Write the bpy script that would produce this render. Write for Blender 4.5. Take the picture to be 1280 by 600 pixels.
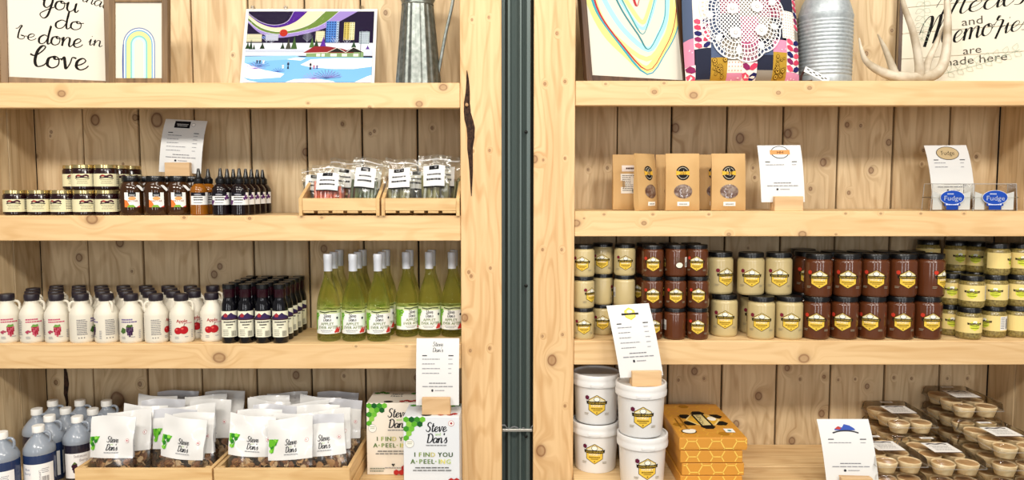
import bpy, bmesh, math, random
from mathutils import Vector, Matrix
random.seed(7)
for o in list(bpy.data.objects): bpy.data.objects.remove(o, do_unlink=True)
S = bpy.context.scene
COL = S.collection
PI = math.pi
R = math.radians

# ------------------------------------------------------------ camera, world, lights, exposure
F, CD, ZC, TH = 925.0, 2.5, 1.5, R(4.2)
cam = bpy.data.cameras.new('camera'); cam.sensor_width = 36; cam.lens = F/1280*36
cam.clip_start = .05; cam.clip_end = 60
co = bpy.data.objects.new('camera', cam); COL.objects.link(co)
co.location = (0, -CD, ZC); co.rotation_euler = (PI/2-TH, 0, 0)
S.camera = co
w = bpy.data.worlds.new('world'); S.world = w; w.use_nodes = True
bg = w.node_tree.nodes['Background']; bg.inputs[0].default_value = (1, .96, .90, 1); bg.inputs[1].default_value = .32
def area(name, loc, tgt, sx, sy, power, col):
    l = bpy.data.lights.new(name, 'AREA'); l.shape = 'RECTANGLE'; l.size = sx; l.size_y = sy; l.energy = power; l.color = col
    o = bpy.data.objects.new(name, l); COL.objects.link(o); o.location = loc
    o.rotation_euler = (Vector(tgt)-Vector(loc)).to_track_quat('-Z', 'Y').to_euler()
    return o
for lx in (-1.9, 0, 1.9):       # two rows of ceiling lamps
    area('ceiling_lamp', (lx, -1.25, 3.9), (lx*.8, 0, 1.2), 1.3, .4, 24, (1, .93, .83))
    area('ceiling_lamp', (lx*1.15, -3.5, 3.9), (lx*.7, 0, 1.1), 1.3, .5, 103, (1, .94, .85))
for wx in (-2.6, .45, 2.9):
    area('window_light', (wx, -6.2, 1.9), (wx*.5, 0, 1.1), .26, 2.5, 56, (.97, .98, 1))
S.view_settings.view_transform = 'Standard'; S.view_settings.look = 'None'
S.view_settings.gamma = 1; S.view_settings.use_curve_mapping = False
S.view_settings.exposure = -0.47
try:
    S.cycles.transparent_max_bounces = 32; S.cycles.max_bounces = 10
    S.cycles.transmission_bounces = 8
except Exception: pass

# ------------------------------------------------------------ projection helpers (photo pixel -> place)
CT, ST = math.cos(TH), math.sin(TH)
def at(px, py, Y):
    d = Vector((px-640, CT*F+ST*(300-py), -ST*F+CT*(300-py)))
    return Vector((0, -CD, ZC))+d*((Y+CD)/d.y)
def dep(Y, z): return (Y+CD)*CT-(z-ZC)*ST
def XX(px, Y, z): return (px-640)/F*dep(Y, z)
def zt(py, Y): return at(640, py, Y).z
def ppm(Y, z): return F/dep(Y, z)

# ------------------------------------------------------------ materials
def lin(c):
    c = c.lstrip('#'); v = [int(c[i:i+2], 16)/255 for i in (0, 2, 4)]
    return tuple((x/12.92 if x <= .04045 else ((x+.055)/1.055)**2.4) for x in v)+(1,)
MATS = {}
def mat(name, col, rough=.5, metal=0, coat=0, spec=.5, alpha=1, trans=0, ior=1.45, noise=None, bump=0, nscale=40):
    if name in MATS: return MATS[name]
    m = bpy.data.materials.new(name); m.use_nodes = True; MATS[name] = m
    n, l = m.node_tree.nodes, m.node_tree.links; b = n['Principled BSDF']
    c = lin(col); b.inputs['Base Color'].default_value = c
    b.inputs['Roughness'].default_value = rough; b.inputs['Metallic'].default_value = metal
    b.inputs['Coat Weight'].default_value = coat; b.inputs['Coat Roughness'].default_value = .06
    b.inputs['Specular IOR Level'].default_value = spec; b.inputs['Alpha'].default_value = alpha
    b.inputs['Transmission Weight'].default_value = trans; b.inputs['IOR'].default_value = ior
    if noise or bump:
        tc = n.new('ShaderNodeTexCoord'); nz = n.new('ShaderNodeTexNoise'); nz.inputs['Scale'].default_value = nscale
        nz.inputs['Detail'].default_value = 4; l.new(tc.outputs['Object'], nz.inputs['Vector'])
        if noise:
            mx = n.new('ShaderNodeMix'); mx.data_type = 'RGBA'; mr = n.new('ShaderNodeMapRange')
            mr.inputs[1].default_value = .35; mr.inputs[2].default_value = .65; l.new(nz.outputs[0], mr.inputs[0])
            l.new(mr.outputs[0], mx.inputs[0]); mx.inputs[6].default_value = c; mx.inputs[7].default_value = lin(noise)
            l.new(mx.outputs[2], b.inputs['Base Color'])
        if bump:
            bp = n.new('ShaderNodeBump'); bp.inputs['Strength'].default_value = bump; bp.inputs['Distance'].default_value = .004
            l.new(nz.outputs[0], bp.inputs['Height']); l.new(bp.outputs[0], b.inputs['Normal'])
    return m
def ink(col): return mat('print_'+col.lstrip('#'), col, .65, spec=.12)
def film(name, col='#ffffff', base=.06, rough=.12, haze=0, hazecol='#ffffff', ior=1.4):
    if name in MATS: return MATS[name]
    m = bpy.data.materials.new(name); m.use_nodes = True; MATS[name] = m
    n, l = m.node_tree.nodes, m.node_tree.links; n.remove(n['Principled BSDF']); out = n['Material Output']
    t = n.new('ShaderNodeBsdfTransparent'); t.inputs[0].default_value = lin(col)
    g = n.new('ShaderNodeBsdfGlossy'); g.inputs['Roughness'].default_value = rough
    fr = n.new('ShaderNodeFresnel'); fr.inputs[0].default_value = ior
    ad = n.new('ShaderNodeMath'); ad.operation = 'ADD'; ad.inputs[1].default_value = base; ad.use_clamp = True; l.new(fr.outputs[0], ad.inputs[0])
    mx = n.new('ShaderNodeMixShader'); l.new(ad.outputs[0], mx.inputs[0]); l.new(t.outputs[0], mx.inputs[1]); l.new(g.outputs[0], mx.inputs[2])
    last = mx
    if haze:
        d = n.new('ShaderNodeBsdfDiffuse'); d.inputs[0].default_value = lin(hazecol)
        m2 = n.new('ShaderNodeMixShader'); m2.inputs[0].default_value = haze
        l.new(mx.outputs[0], m2.inputs[1]); l.new(d.outputs[0], m2.inputs[2]); last = m2
    l.new(last.outputs[0], out.inputs[0])
    return m
def pine(name, c1, c2, axis='x', knots=(), knotcol='#8a5f3a', grain=1.0, rough=.5, rings=.5):
    """wood whose grain runs along axis; knots = (a, b, r) on the board's own face plane (x,z), metres from its centre"""
    m = bpy.data.materials.new(name); m.use_nodes = True
    n, l = m.node_tree.nodes, m.node_tree.links; b = n['Principled BSDF']
    b.inputs['Roughness'].default_value = rough
    tc = n.new('ShaderNodeTexCoord'); oi = n.new('ShaderNodeObjectInfo')
    P = tc.outputs['Object']
    dmin = None
    for (a, q, r) in knots:
        s = n.new('ShaderNodeVectorMath'); s.operation = 'SUBTRACT'; s.inputs[1].default_value = (a, 0, q); l.new(P, s.inputs[0])
        k = n.new('ShaderNodeVectorMath'); k.operation = 'MULTIPLY'; l.new(s.outputs[0], k.inputs[0])
        k.inputs[1].default_value = ((1/r)*(.8 if axis == 'x' else 1), 0, (1/r)*(.8 if axis == 'z' else 1))
        ln = n.new('ShaderNodeVectorMath'); ln.operation = 'LENGTH'; l.new(k.outputs[0], ln.inputs[0])
        if dmin is None: dmin = ln.outputs['Value']
        else:
            mn = n.new('ShaderNodeMath'); mn.operation = 'MINIMUM'; l.new(dmin, mn.inputs[0]); l.new(ln.outputs['Value'], mn.inputs[1]); dmin = mn.outputs[0]
    off = n.new('ShaderNodeVectorMath'); off.operation = 'MULTIPLY_ADD'; off.inputs[1].default_value = (9, 9, 9)
    cb = n.new('ShaderNodeCombineXYZ')
    for i in range(3): l.new(oi.outputs['Random'], cb.inputs[i])
    l.new(cb.outputs[0], off.inputs[0]); l.new(P, off.inputs[2])
    vec = off.outputs[0]
    if dmin is not None:       # grain bends round the knots
        wr = n.new('ShaderNodeMapRange'); wr.inputs[1].default_value = .6; wr.inputs[2].default_value = 4.0
        wr.inputs[3].default_value = .05; wr.inputs[4].default_value = 0; wr.interpolation_type = 'SMOOTHSTEP'; l.new(dmin, wr.inputs[0])
        c3 = n.new('ShaderNodeCombineXYZ'); l.new(wr.outputs[0], c3.inputs[2 if axis == 'x' else 0])
        av = n.new('ShaderNodeVectorMath'); av.operation = 'ADD'; l.new(vec, av.inputs[0]); l.new(c3.outputs[0], av.inputs[1]); vec = av.outputs[0]
    mp = n.new('ShaderNodeMapping'); l.new(vec, mp.inputs[0])
    mp.inputs['Scale'].default_value = {'x': (.9, 14, 14), 'z': (14, 14, .9), 'y': (14, .9, 14)}[axis]
    nz = n.new('ShaderNodeTexNoise'); nz.inputs['Scale'].default_value = 3.2; nz.inputs['Detail'].default_value = 5; nz.inputs['Distortion'].default_value = .4
    l.new(mp.outputs[0], nz.inputs['Vector'])
    mp2 = n.new('ShaderNodeMapping'); l.new(vec, mp2.inputs[0])
    mp2.inputs['Scale'].default_value = {'x': (.5, 3.5, 3.5), 'z': (3.5, 3.5, .5), 'y': (3.5, .5, 3.5)}[axis]
    n2 = n.new('ShaderNodeTexNoise'); n2.inputs['Scale'].default_value = 2.2; n2.inputs['Detail'].default_value = 2; l.new(mp2.outputs[0], n2.inputs['Vector'])
    # contour rings of a slow noise give the cathedral figure
    sn = n.new('ShaderNodeMath'); sn.operation = 'MULTIPLY'; sn.inputs[1].default_value = 75; l.new(n2.outputs[0], sn.inputs[0])
    s2 = n.new('ShaderNodeMath'); s2.operation = 'SINE'; l.new(sn.outputs[0], s2.inputs[0])
    s3 = n.new('ShaderNodeMapRange'); s3.inputs[1].default_value = .2; s3.inputs[2].default_value = 1; s3.inputs[4].default_value = rings*.5; l.new(s2.outputs[0], s3.inputs[0])
    g1 = n.new('ShaderNodeMapRange'); g1.inputs[1].default_value = .38; g1.inputs[2].default_value = .68; g1.inputs[4].default_value = .75*grain; l.new(nz.outputs[0], g1.inputs[0])
    ad = n.new('ShaderNodeMath'); ad.operation = 'ADD'; ad.use_clamp = True; l.new(g1.outputs[0], ad.inputs[0]); l.new(s3.outputs[0], ad.inputs[1])
    mx = n.new('ShaderNodeMix'); mx.data_type = 'RGBA'; l.new(ad.outputs[0], mx.inputs[0]); mx.inputs[6].default_value = lin(c1); mx.inputs[7].default_value = lin(c2)
    # each board a shade of its own
    hv = n.new('ShaderNodeHueSaturation'); l.new(mx.outputs[2], hv.inputs['Color'])
    vr = n.new('ShaderNodeMapRange'); vr.inputs[3].default_value = .90; vr.inputs[4].default_value = 1.08; l.new(oi.outputs['Random'], vr.inputs[0]); l.new(vr.outputs[0], hv.inputs['Value'])
    colr = hv.outputs[0]
    if dmin is not None:
        wob = n.new('ShaderNodeMath'); wob.operation = 'MULTIPLY_ADD'; wob.inputs[1].default_value = .35; l.new(nz.outputs[0], wob.inputs[0]); l.new(dmin, wob.inputs[2])
        rp = n.new('ShaderNodeValToRGB'); e = rp.color_ramp.elements
        e[0].position = 0; e[0].color = (.62, .62, .62, 1); e[1].position = 1; e[1].color = (0, 0, 0, 1)
        for p, v in ((.28, .55), (.42, .95), (.48, .4), (.62, .12)):
            x = e.new(p); x.color = (v, v, v, 1)
        dv = n.new('ShaderNodeMath'); dv.operation = 'DIVIDE'; dv.inputs[1].default_value = 2.6; l.new(wob.outputs[0], dv.inputs[0]); l.new(dv.outputs[0], rp.inputs[0])
        m3 = n.new('ShaderNodeMix'); m3.data_type = 'RGBA'; l.new(rp.outputs[0], m3.inputs[0]); l.new(colr, m3.inputs[6]); m3.inputs[7].default_value = lin(knotcol)
        colr = m3.outputs[2]
    l.new(colr, b.inputs['Base Color'])
    bp = n.new('ShaderNodeBump'); bp.inputs['Strength'].default_value = .15; bp.inputs['Distance'].default_value = .002
    l.new(ad.outputs[0], bp.inputs['Height']); l.new(bp.outputs[0], b.inputs['Normal'])
    return m

# ------------------------------------------------------------ mesh building
class MB:
    def __init__(s): s.v = []; s.f = []; s.m = []; s.mats = []; s.sm = []
    def mi(s, m):
        if m not in s.mats: s.mats.append(m)
        return s.mats.index(m)
    def add(s, vs, fs, m, smooth=False):
        o = len(s.v); s.v += [tuple(v) for v in vs]; k = s.mi(m)
        for f in fs: s.f.append([i+o for i in f]); s.m.append(k); s.sm.append(smooth)
    def box(s, x0, x1, y0, y1, z0, z1, m, M=None, bev=0):
        if bev:
            bm = bmesh.new(); bmesh.ops.create_cube(bm, size=1)
            for v in bm.verts: v.co = ((x0+x1)/2+v.co.x*(x1-x0), (y0+y1)/2+v.co.y*(y1-y0), (z0+z1)/2+v.co.z*(z1-z0))
            bmesh.ops.bevel(bm, geom=bm.edges[:], offset=bev, segments=1, affect='EDGES')
            bm.verts.index_update(); vs = [v.co.copy() for v in bm.verts]; fs = [[v.index for v in f.verts] for f in bm.faces]; bm.free()
        else:
            vs = [Vector((x, y, z)) for z in (z0, z1) for y in (y0, y1) for x in (x0, x1)]
            fs = [(0, 2, 3, 1), (4, 5, 7, 6), (0, 1, 5, 4), (2, 6, 7, 3), (0, 4, 6, 2), (1, 3, 7, 5)]
        if M: vs = [M @ v for v in vs]
        s.add(vs, fs, m); return s
    def lathe(s, prof, m, n=24, c=(0, 0, 0), cap=True, flute=0, nfl=0, smooth=True, M=None):
        vs = []; fs = []
        for (r, z) in prof:
            for i in range(n):
                a = 2*PI*i/n; rr = r*(1+flute*math.cos(nfl*a)) if flute else r
                vs.append(Vector((c[0]+rr*math.cos(a), c[1]+rr*math.sin(a), c[2]+z)))
        for j in range(len(prof)-1):
            for i in range(n):
                k = (i+1) % n; fs.append((j*n+i, j*n+k, (j+1)*n+k, (j+1)*n+i))
        if cap:
            fs.append(tuple(range(n-1, -1, -1))); fs.append(tuple((len(prof)-1)*n+i for i in range(n)))
        if M: vs = [M @ v for v in vs]
        s.add(vs, fs, m, smooth); return s
    def tube(s, pts, rad, m, n=8, cap=True, flat=1):
        pts = [Vector(p) for p in pts]; rad = rad if isinstance(rad, (list, tuple)) else [rad]*len(pts)
        vs = []; fs = []; up = Vector((.13, -.9, .31)).normalized()
        for i, p in enumerate(pts):
            t = (pts[min(i+1, len(pts)-1)]-pts[max(i-1, 0)]).normalized()
            a = t.cross(up).normalized(); b = t.cross(a).normalized(); 
            for k in range(n):
                an = 2*PI*k/n; vs.append(p+a*math.cos(an)*rad[i]+b*math.sin(an)*rad[i]*flat)
        for i in range(len(pts)-1):
            for k in range(n):
                q = (k+1) % n; fs.append((i*n+k, i*n+q, (i+1)*n+q, (i+1)*n+k))
        if cap: fs.append(tuple(range(n-1, -1, -1))); fs.append(tuple((len(pts)-1)*n+k for k in range(n)))
        s.add(vs, fs, m, True); return s
    def grid(s, fn, us, vs_, m, smooth=True, mfn=None):
        vs = [fn(u, v) for v in vs_ for u in us]; nu = len(us)
        for j in range(len(vs_)-1):
            pass
        o = len(s.v); s.v += [tuple(x) for x in vs]
        for j in range(len(vs_)-1):
            for i in range(nu-1):
                s.f.append([o+j*nu+i, o+j*nu+i+1, o+(j+1)*nu+i+1, o+(j+1)*nu+i])
                s.m.append(s.mi(mfn(us[i], vs_[j]) if mfn else m)); s.sm.append(smooth)
        return s
    def mesh(s, name, ang=40):
        me = bpy.data.meshes.new(name); me.from_pydata(s.v, [], s.f)
        for m in s.mats: me.materials.append(m)
        me.polygons.foreach_set('material_index', s.m); me.polygons.foreach_set('use_smooth', s.sm)
        me.update()
        if any(s.sm): me.set_sharp_from_angle(angle=R(ang))
        return me
def lerp(a, b, n): return [a+(b-a)*i/n for i in range(n+1)]
def catmull(pts, n=6):
    pts = [Vector(p) for p in pts]; out = []
    for i in range(len(pts)-1):
        p0 = pts[max(i-1, 0)]; p1 = pts[i]; p2 = pts[i+1]; p3 = pts[min(i+2, len(pts)-1)]
        for k in range(n):
            t = k/n
            out.append(.5*((2*p1)+(p2-p0)*t+(2*p0-5*p1+4*p2-p3)*t*t+(3*p1-p0-3*p2+p3)*t**3))
    out.append(pts[-1]); return out

# ------------------------------------------------------------ objects
def setp(o, label=None, cat=None, group=None, kind=None):
    for k, v in (('label', label), ('category', cat), ('group', group), ('kind', kind)):
        if v: o[k] = v
    return o
def empty(name, loc=(0, 0, 0), rot=(0, 0, 0)):
    o = bpy.data.objects.new(name, None); COL.objects.link(o); o.location = loc; o.rotation_euler = rot; o.empty_display_size = .05; return o
def part(name, me, parent=None, loc=(0, 0, 0), rot=(0, 0, 0), kind=None, label=None):
    o = bpy.data.objects.new(name, me.mesh(name) if isinstance(me, MB) else me); COL.objects.link(o)
    o.location = loc; o.rotation_euler = rot; o.parent = parent
    if kind: o['kind'] = kind
    if label: o['label'] = label
    return o
def inst(name, label, cat, parts, loc, rotz=0, group=None, rot=None):
    """one thing: an Empty at its base and its own part objects, which share mesh data with its look-alikes"""
    if name in ROUND: rotz -= math.atan2(loc[0], loc[1]+CD)      # stocked with their fronts turned to the aisle
    e = empty(name, loc, rot if rot else (0, 0, rotz)); setp(e, label, cat, group)
    for p in parts:
        c = part(p[0], p[1], e)
        if len(p) > 2 and p[2] == 'stuff': c['kind'] = 'stuff'
        elif len(p) > 2:
            for q in p[2]: part(q[0], q[1], c, kind=q[2] if len(q) > 2 else None)
    return e
ROUND = {'jam_jar', 'nectar_jar', 'squeeze_bottle', 'plastic_jug', 'glass_bottle', 'wine_bottle', 'drink_jug', 'honey_jar', 'food_jar', 'honey_bucket'}
ORD = ['first', 'second', 'third', 'fourth', 'fifth', 'sixth', 'seventh', 'eighth', 'ninth', 'tenth']

# ------------------------------------------------------------ flat print: shapes and lettering laid on a surface
TXT = {}
def textmesh(t):
    if t in TXT: return TXT[t]
    cu = bpy.data.curves.new('t', 'FONT'); cu.body = t; cu.size = 1; cu.resolution_u = 2; cu.align_x = 'LEFT'
    ob = bpy.data.objects.new('t', cu); COL.objects.link(ob)
    dg = bpy.context.evaluated_depsgraph_get(); me = ob.evaluated_get(dg).to_mesh()
    vs = [(v.co.x, v.co.y) for v in me.vertices]; fs = [list(p.vertices) for p in me.polygons]
    ob.evaluated_get(dg).to_mesh_clear(); bpy.data.objects.remove(ob, do_unlink=True); bpy.data.curves.remove(cu)
    wd = max([v[0] for v in vs] or [0]); TXT[t] = (vs, fs, wd); return TXT[t]
SF = {
 'a': (1.15, [[(.9, .85), (.55, 1), (.12, .7), (.12, .2), (.4, 0), (.75, .3), (.92, .95), (.9, .3), (1.0, .03), (1.25, .3)]]),
 'b': (1.15, [[(-.25, 1.5), (.0, 1.6), (.22, 2.05), (.36, 1.95), (.22, 1.5), (.16, .8), (.18, .1)], [(.18, .12), (.55, .0), (.85, .2), (.78, .55), (.45, .6), (.7, .5), (1.2, .55)]]),
 'L': (.95, [[(-.25, 1.05), (.1, .95), (.55, 1.35), (.75, 1.75), (.5, 1.8), (.22, 1.3), (.15, .5), (.35, .05), (.75, .15), (1.0, .45)]]),
 'c': (.95, [[(.8, .8), (.5, 1), (.15, .7), (.15, .2), (.45, 0), (.8, .15), (1.0, .4)]]),
 'd': (1.2, [[(.85, .85), (.5, 1), (.1, .65), (.12, .15), (.4, 0), (.75, .3), (.98, 1.3), (1.0, 2.1), (.92, 1.2), (.92, .3), (1.05, .02), (1.3, .3)]]),
 'e': (.95, [[(0, .3), (.5, .5), (.75, .8), (.5, 1), (.15, .7), (.15, .2), (.45, 0), (.8, .15), (1.0, .4)]]),
 'h': (1.15, [[(0, .4), (.35, 1.4), (.38, 2.1), (.15, 1.9), (.12, 0)], [(.12, .3), (.4, .9), (.7, 1), (.8, .7), (.8, .2), (.95, 0), (1.2, .3)]]),
 'i': (.6, [[(0, .4), (.2, 1), (.2, .2), (.35, 0), (.65, .35)], [(.22, 1.4), (.27, 1.52)]]),
 'l': (.65, [[(-.1, .4), (.35, 1.3), (.42, 2.0), (.2, 2.1), (.1, 1.2), (.12, .3), (.35, 0), (.7, .35)]]),
 'm': (1.75, [[(0, .6), (.15, 1), (.15, 0)], [(.15, .3), (.4, .95), (.65, .95), (.7, .6), (.7, 0)], [(.7, .3), (1.0, .95), (1.3, .95), (1.35, .6), (1.35, .2), (1.5, 0), (1.8, .3)]]),
 'n': (1.15, [[(0, .6), (.15, 1), (.15, 0)], [(.15, .3), (.45, .95), (.75, .95), (.8, .6), (.8, .2), (.95, 0), (1.2, .3)]]),
 'o': (1.05, [[(.55, 1), (.15, .8), (.1, .25), (.45, 0), (.85, .25), (.85, .8), (.55, 1), (.6, .75), (1.1, .85)]]),
 'r': (.85, [[(0, .5), (.2, 1.1), (.3, .95), (.65, .95), (.55, .5), (.6, .05), (.9, .3)]]),
 'R': (1.1, [[(0, .5), (.35, 1.3), (.5, 1.5), (.35, 1.55), (.3, 1.2), (.8, 1.1), (.7, .3), (.55, -.5)], [(.6, .3), (.9, .5), (1.1, .6)]]),
 's': (.8, [[(0, .3), (.4, 1.1), (.45, .8), (.65, .4), (.5, .02), (.15, .05)]]),
 't': (.7, [[(.3, 1.7), (.25, .8), (.25, .2), (.45, 0), (.75, .3)], [(0, 1.1), (.7, 1.2)]]),
 'u': (1.15, [[(0, .6), (.12, 1), (.12, .3), (.4, 0), (.75, .3), (.85, 1), (.85, .25), (1, 0), (1.2, .3)]]),
 'v': (1.0, [[(0, .7), (.15, 1), (.3, .4), (.42, 0), (.65, .5), (.75, 1), (1.05, .95)]]),
 'y': (1.1, [[(0, .7), (.12, 1), (.15, .3), (.45, .05), (.75, .4), (.85, 1), (.8, 0), (.65, -.9), (.3, -1.1), (0, -.7), (.5, -.2), (1.1, .2)]]),
 'M': (1.95, [[(-.2, .9), (.0, 1.6), (.35, 1.95), (.55, 1.6), (.3, 0)], [(.3, .2), (.8, 1.6), (1.05, 1.9), (1.1, 1.5), (.9, .1)], [(.9, .3), (1.35, 1.6), (1.6, 1.9), (1.6, 1.4), (1.5, .3), (1.7, 0), (2, .3)]]),
 'S': (1.2, [[(1.05, 1.6), (.75, 1.9), (.3, 1.7), (.3, 1.2), (.75, .9), (.9, .4), (.55, 0), (.1, .15), (0, .4)]]),
 'D': (1.45, [[(.35, 1.8), (.25, .9), (.2, 0)], [(0, 1.6), (.6, 1.9), (1.2, 1.5), (1.25, .7), (.8, .1), (.1, .05)]]),
 "'": (.3, [[(.15, 2.0), (.1, 1.6)]]), ' ': (.6, []), 
}
class Decal:
    def __init__(s, eps=.00007, base=.0003): s.it = []; s.eps = eps; s.base = base; s.L = 0
    def _a(s, vs, fs, col, strip=True):
        s.it.append((vs, fs, col, s.L, strip)); s.L += 1
    def poly(s, pts, col): s._a([tuple(p) for p in pts], [list(range(len(pts)))], col); return s
    def polys(s, lst, col):
        vs = []; fs = []
        for p in lst: fs.append(list(range(len(vs), len(vs)+len(p)))); vs += [tuple(q) for q in p]
        s._a(vs, fs, col); return s
    def rect(s, x0, y0, x1, y1, col): return s.poly([(x0, y0), (x1, y0), (x1, y1), (x0, y1)], col)
    def rects(s, lst, col): return s.polys([[(a, b), (c, b), (c, d), (a, d)] for a, b, c, d in lst], col)
    def ell(s, cx, cy, rx, ry, col, n=22, a0=0): return s.poly([(cx+rx*math.cos(a0+2*PI*i/n), cy+ry*math.sin(a0+2*PI*i/n)) for i in range(n)], col)
    def hexa(s, cx, cy, r, col, flat=False): return s.ell(cx, cy, r, r, col, 6, 0 if flat else PI/6)
    def hexas(s, lst, r, col, flat=False):
        a0 = 0 if flat else PI/6
        return s.polys([[(cx+r*math.cos(a0+PI/3*i), cy+r*math.sin(a0+PI/3*i)) for i in range(6)] for cx, cy in lst], col)
    def bold(s, t, x, y, h, col, align='c', sx=1.0, rot=0):
        for dx in (-.035, .035): s.text(t, x+dx*h, y, h, col, align, sx, rot)
        return s
    def text(s, t, x, y, h, col, align='c', sx=1.0, rot=0):
        vs, fs, wd = textmesh(t); k = h/.73; o = {'c': -wd/2, 'l': 0, 'r': -wd}[align]
        c, sn = math.cos(rot), math.sin(rot)
        pv = [((v[0]+o)*k*sx, v[1]*k) for v in vs]
        s._a([(x+a*c-b*sn, y+a*sn+b*c) for a, b in pv], fs, col, False); return s
    def stroke(s, pts, wd, col, thin=None, smooth=4, ret=False):
        p = catmull([(a, b, 0) for a, b in pts], smooth) if smooth > 1 else [Vector((a, b, 0)) for a, b in pts]
        vs = []; fs = []
        for i, q in enumerate(p):
            t = p[min(i+1, len(p)-1)]-p[max(i-1, 0)]
            t = t.normalized() if t.length else Vector((1, 0, 0))
            ww = wd if thin is None else thin+(wd-thin)*max(0, -t.y)**1.3
            nn = Vector((-t.y, t.x, 0))*ww/2; vs += [(q.x+nn.x, q.y+nn.y), (q.x-nn.x, q.y-nn.y)]
        for i in range(len(p)-1): fs.append([2*i, 2*i+1, 2*i+3, 2*i+2])
        if ret: return vs, fs
        s._a(vs, fs, col, False); return s
    def strokes(s, lst, wd, col, smooth=1):
        V = []; Fc = []
        for p in lst:
            v, f = s.stroke(p, wd, col, None, smooth, True); Fc += [[i+len(V) for i in q] for q in f]; V += v
        s._a(V, Fc, col, False); return s
    def script(s, t, x, y, xh, col, wd=.16, thin=.06, slant=.15, rot=0, sx=1.0, align='l'):
        V = []; Fc = []; cx = 0
        if align == 'c': cx = -sum(SF[c][0] for c in t)*sx/2
        c0, s0 = math.cos(rot), math.sin(rot)
        for ch in t:
            adv, sts = SF[ch]
            for st in sts:
                pp = [((cx+a*sx+b*slant)*xh, b*xh) for a, b in st]
                v, f = s.stroke(pp, wd*xh, col, thin*xh, 5, True)
                Fc += [[i+len(V) for i in q] for q in f]; V += [(x+a*c0-b*s0, y+a*s0+b*c0) for a, b in v]
            cx += adv*sx
        s._a(V, Fc, col, False); return s
    def lines(s, x0, y0, x1, n, dy, col, h=None, rag=.3, align='l', seed=1):
        rnd = random.Random(seed); h = h or dy*.42; L = []
        for i in range(n):
            ln = (x1-x0)*(1-rag*rnd.random()); y = y0-i*dy
            xs = x0 if align == 'l' else (x0+x1-ln)/2
            x = xs
            while x < xs+ln:
                wl = (x1-x0)*rnd.uniform(.08, .2); L.append((x, y, min(x+wl, xs+ln), y+h)); x += wl+(x1-x0)*.02
        return s.rects(L, col)
    def barcode(s, x0, y0, x1, y1, col='#222222', n=11):
        L = []; x = x0; rnd = random.Random(3); st = (x1-x0)/n
        for i in range(n): L.append((x0+i*st, y0, x0+i*st+st*rnd.uniform(.3, .75), y1))
        return s.rects(L, col)
    def build(s, name, fn, step=None, mb=None, vstep=None):
        mb = mb or MB()
        for vs, fs, col, L, strip in s.it:
            off = s.base+s.eps*L; m = ink(col)
            if not (strip and step): mb.add([fn(u, v, off) for u, v in vs], fs, m); continue
            for f in fs:
                P = [vs[i] for i in f]; u0 = min(p[0] for p in P); u1 = max(p[0] for p in P); g0 = math.floor(u0/step+1e-6); k = max(1, math.ceil(u1/step-1e-6)-g0)
                for i in range(k):      # strips on one common grid, so layers bend alike
                    a = (g0+i)*step; b = a+step; Q = clip(clip(P, a, 1), b, -1)
                    if len(Q) < 3: continue
                    if not vstep: mb.add([fn(u, v, off) for u, v in Q], [list(range(len(Q)))], m); continue
                    v0 = min(p[1] for p in Q); v1 = max(p[1] for p in Q); kv = max(1, math.ceil((v1-v0)/vstep)); T_ = [(p[1], p[0]) for p in Q]
                    for j in range(kv):
                        W2 = clip(clip(T_, v0+(v1-v0)*j/kv, 1), v0+(v1-v0)*(j+1)/kv, -1)
                        if len(W2) > 2: mb.add([fn(u, v, off) for v, u in W2], [list(range(len(W2)))][::1], m)
        return mb.mesh(name)
def clip(P, a, sg):
    out = []
    for i in range(len(P)):
        p, q = P[i], P[(i+1) % len(P)]; dp, dq = (p[0]-a)*sg, (q[0]-a)*sg
        if dp >= -1e-12: out.append(p)
        if (dp > 1e-12 and dq < -1e-12) or (dp < -1e-12 and dq > 1e-12):
            t = dp/(dp-dq); out.append((a, p[1]+(q[1]-p[1])*t))
    return out
def cyl(r, z0=0):
    return lambda u, v, o: ((r+o)*math.sin(u/r), -(r+o)*math.cos(u/r), z0+v)
def flat(y, x0=0, z0=0): return lambda u, v, o: (x0+u, y-o, z0+v)
def top(z): return lambda u, v, o: (u, v, z+o)

# ------------------------------------------------------------ the setting
ZL = [zt(103.5, 0), zt(269.5, 0), zt(430, 0), .48]      # shelf tops, left unit
ZR = [zt(101, 0), zt(264, 0), zt(426, 0), .503]         # shelf tops, right unit
TL = [ZL[0]-zt(135, 0), ZL[1]-zt(301, 0), ZL[2]-zt(461, 0), .085]
TR = [ZR[0]-zt(132, 0), ZR[1]-zt(295.5, 0), ZR[2]-zt(456, 0), .085]
YB = .30
XL0, XL1 = XX(45, YB, zt(200, YB)), XX(576, 0, 1.4)
XM0, XM1 = XX(627, 0, 1.4), XX(667, 0, 1.4)
XR0, XR1 = XX(718, 0, 1.4), XX(1248, YB, zt(200, YB))
ZTOP = 2.42
PALE, PALE2 = '#e7c491', '#cfa46c'
BK, BK2 = '#dcc49c', '#b99b72'
def board(name, parent, x0, x1, y0, y1, z0, z1, m, bev=.002):
    c = Vector(((x0+x1)/2, (y0+y1)/2, (z0+z1)/2)); a = Vector((x1-x0, y1-y0, z1-z0))/2
    b = MB().box(-a.x, a.x, -a.y, a.y, -a.z, a.z, m, bev=bev)
    return part(name, b, parent, loc=c)
def struct(name, mb, loc=(0, 0, 0)):
    o = part(name, mb, None, loc); o['kind'] = 'structure'; return o
floor_m = mat('concrete_floor', '#9a9388', .6, noise='#8a8378', nscale=6)
fl = struct('floor', MB().box(-5, 5, -7, .6, -.05, 0, floor_m))
back_m = mat('dark_backing', '#1d1712', .9)
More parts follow.
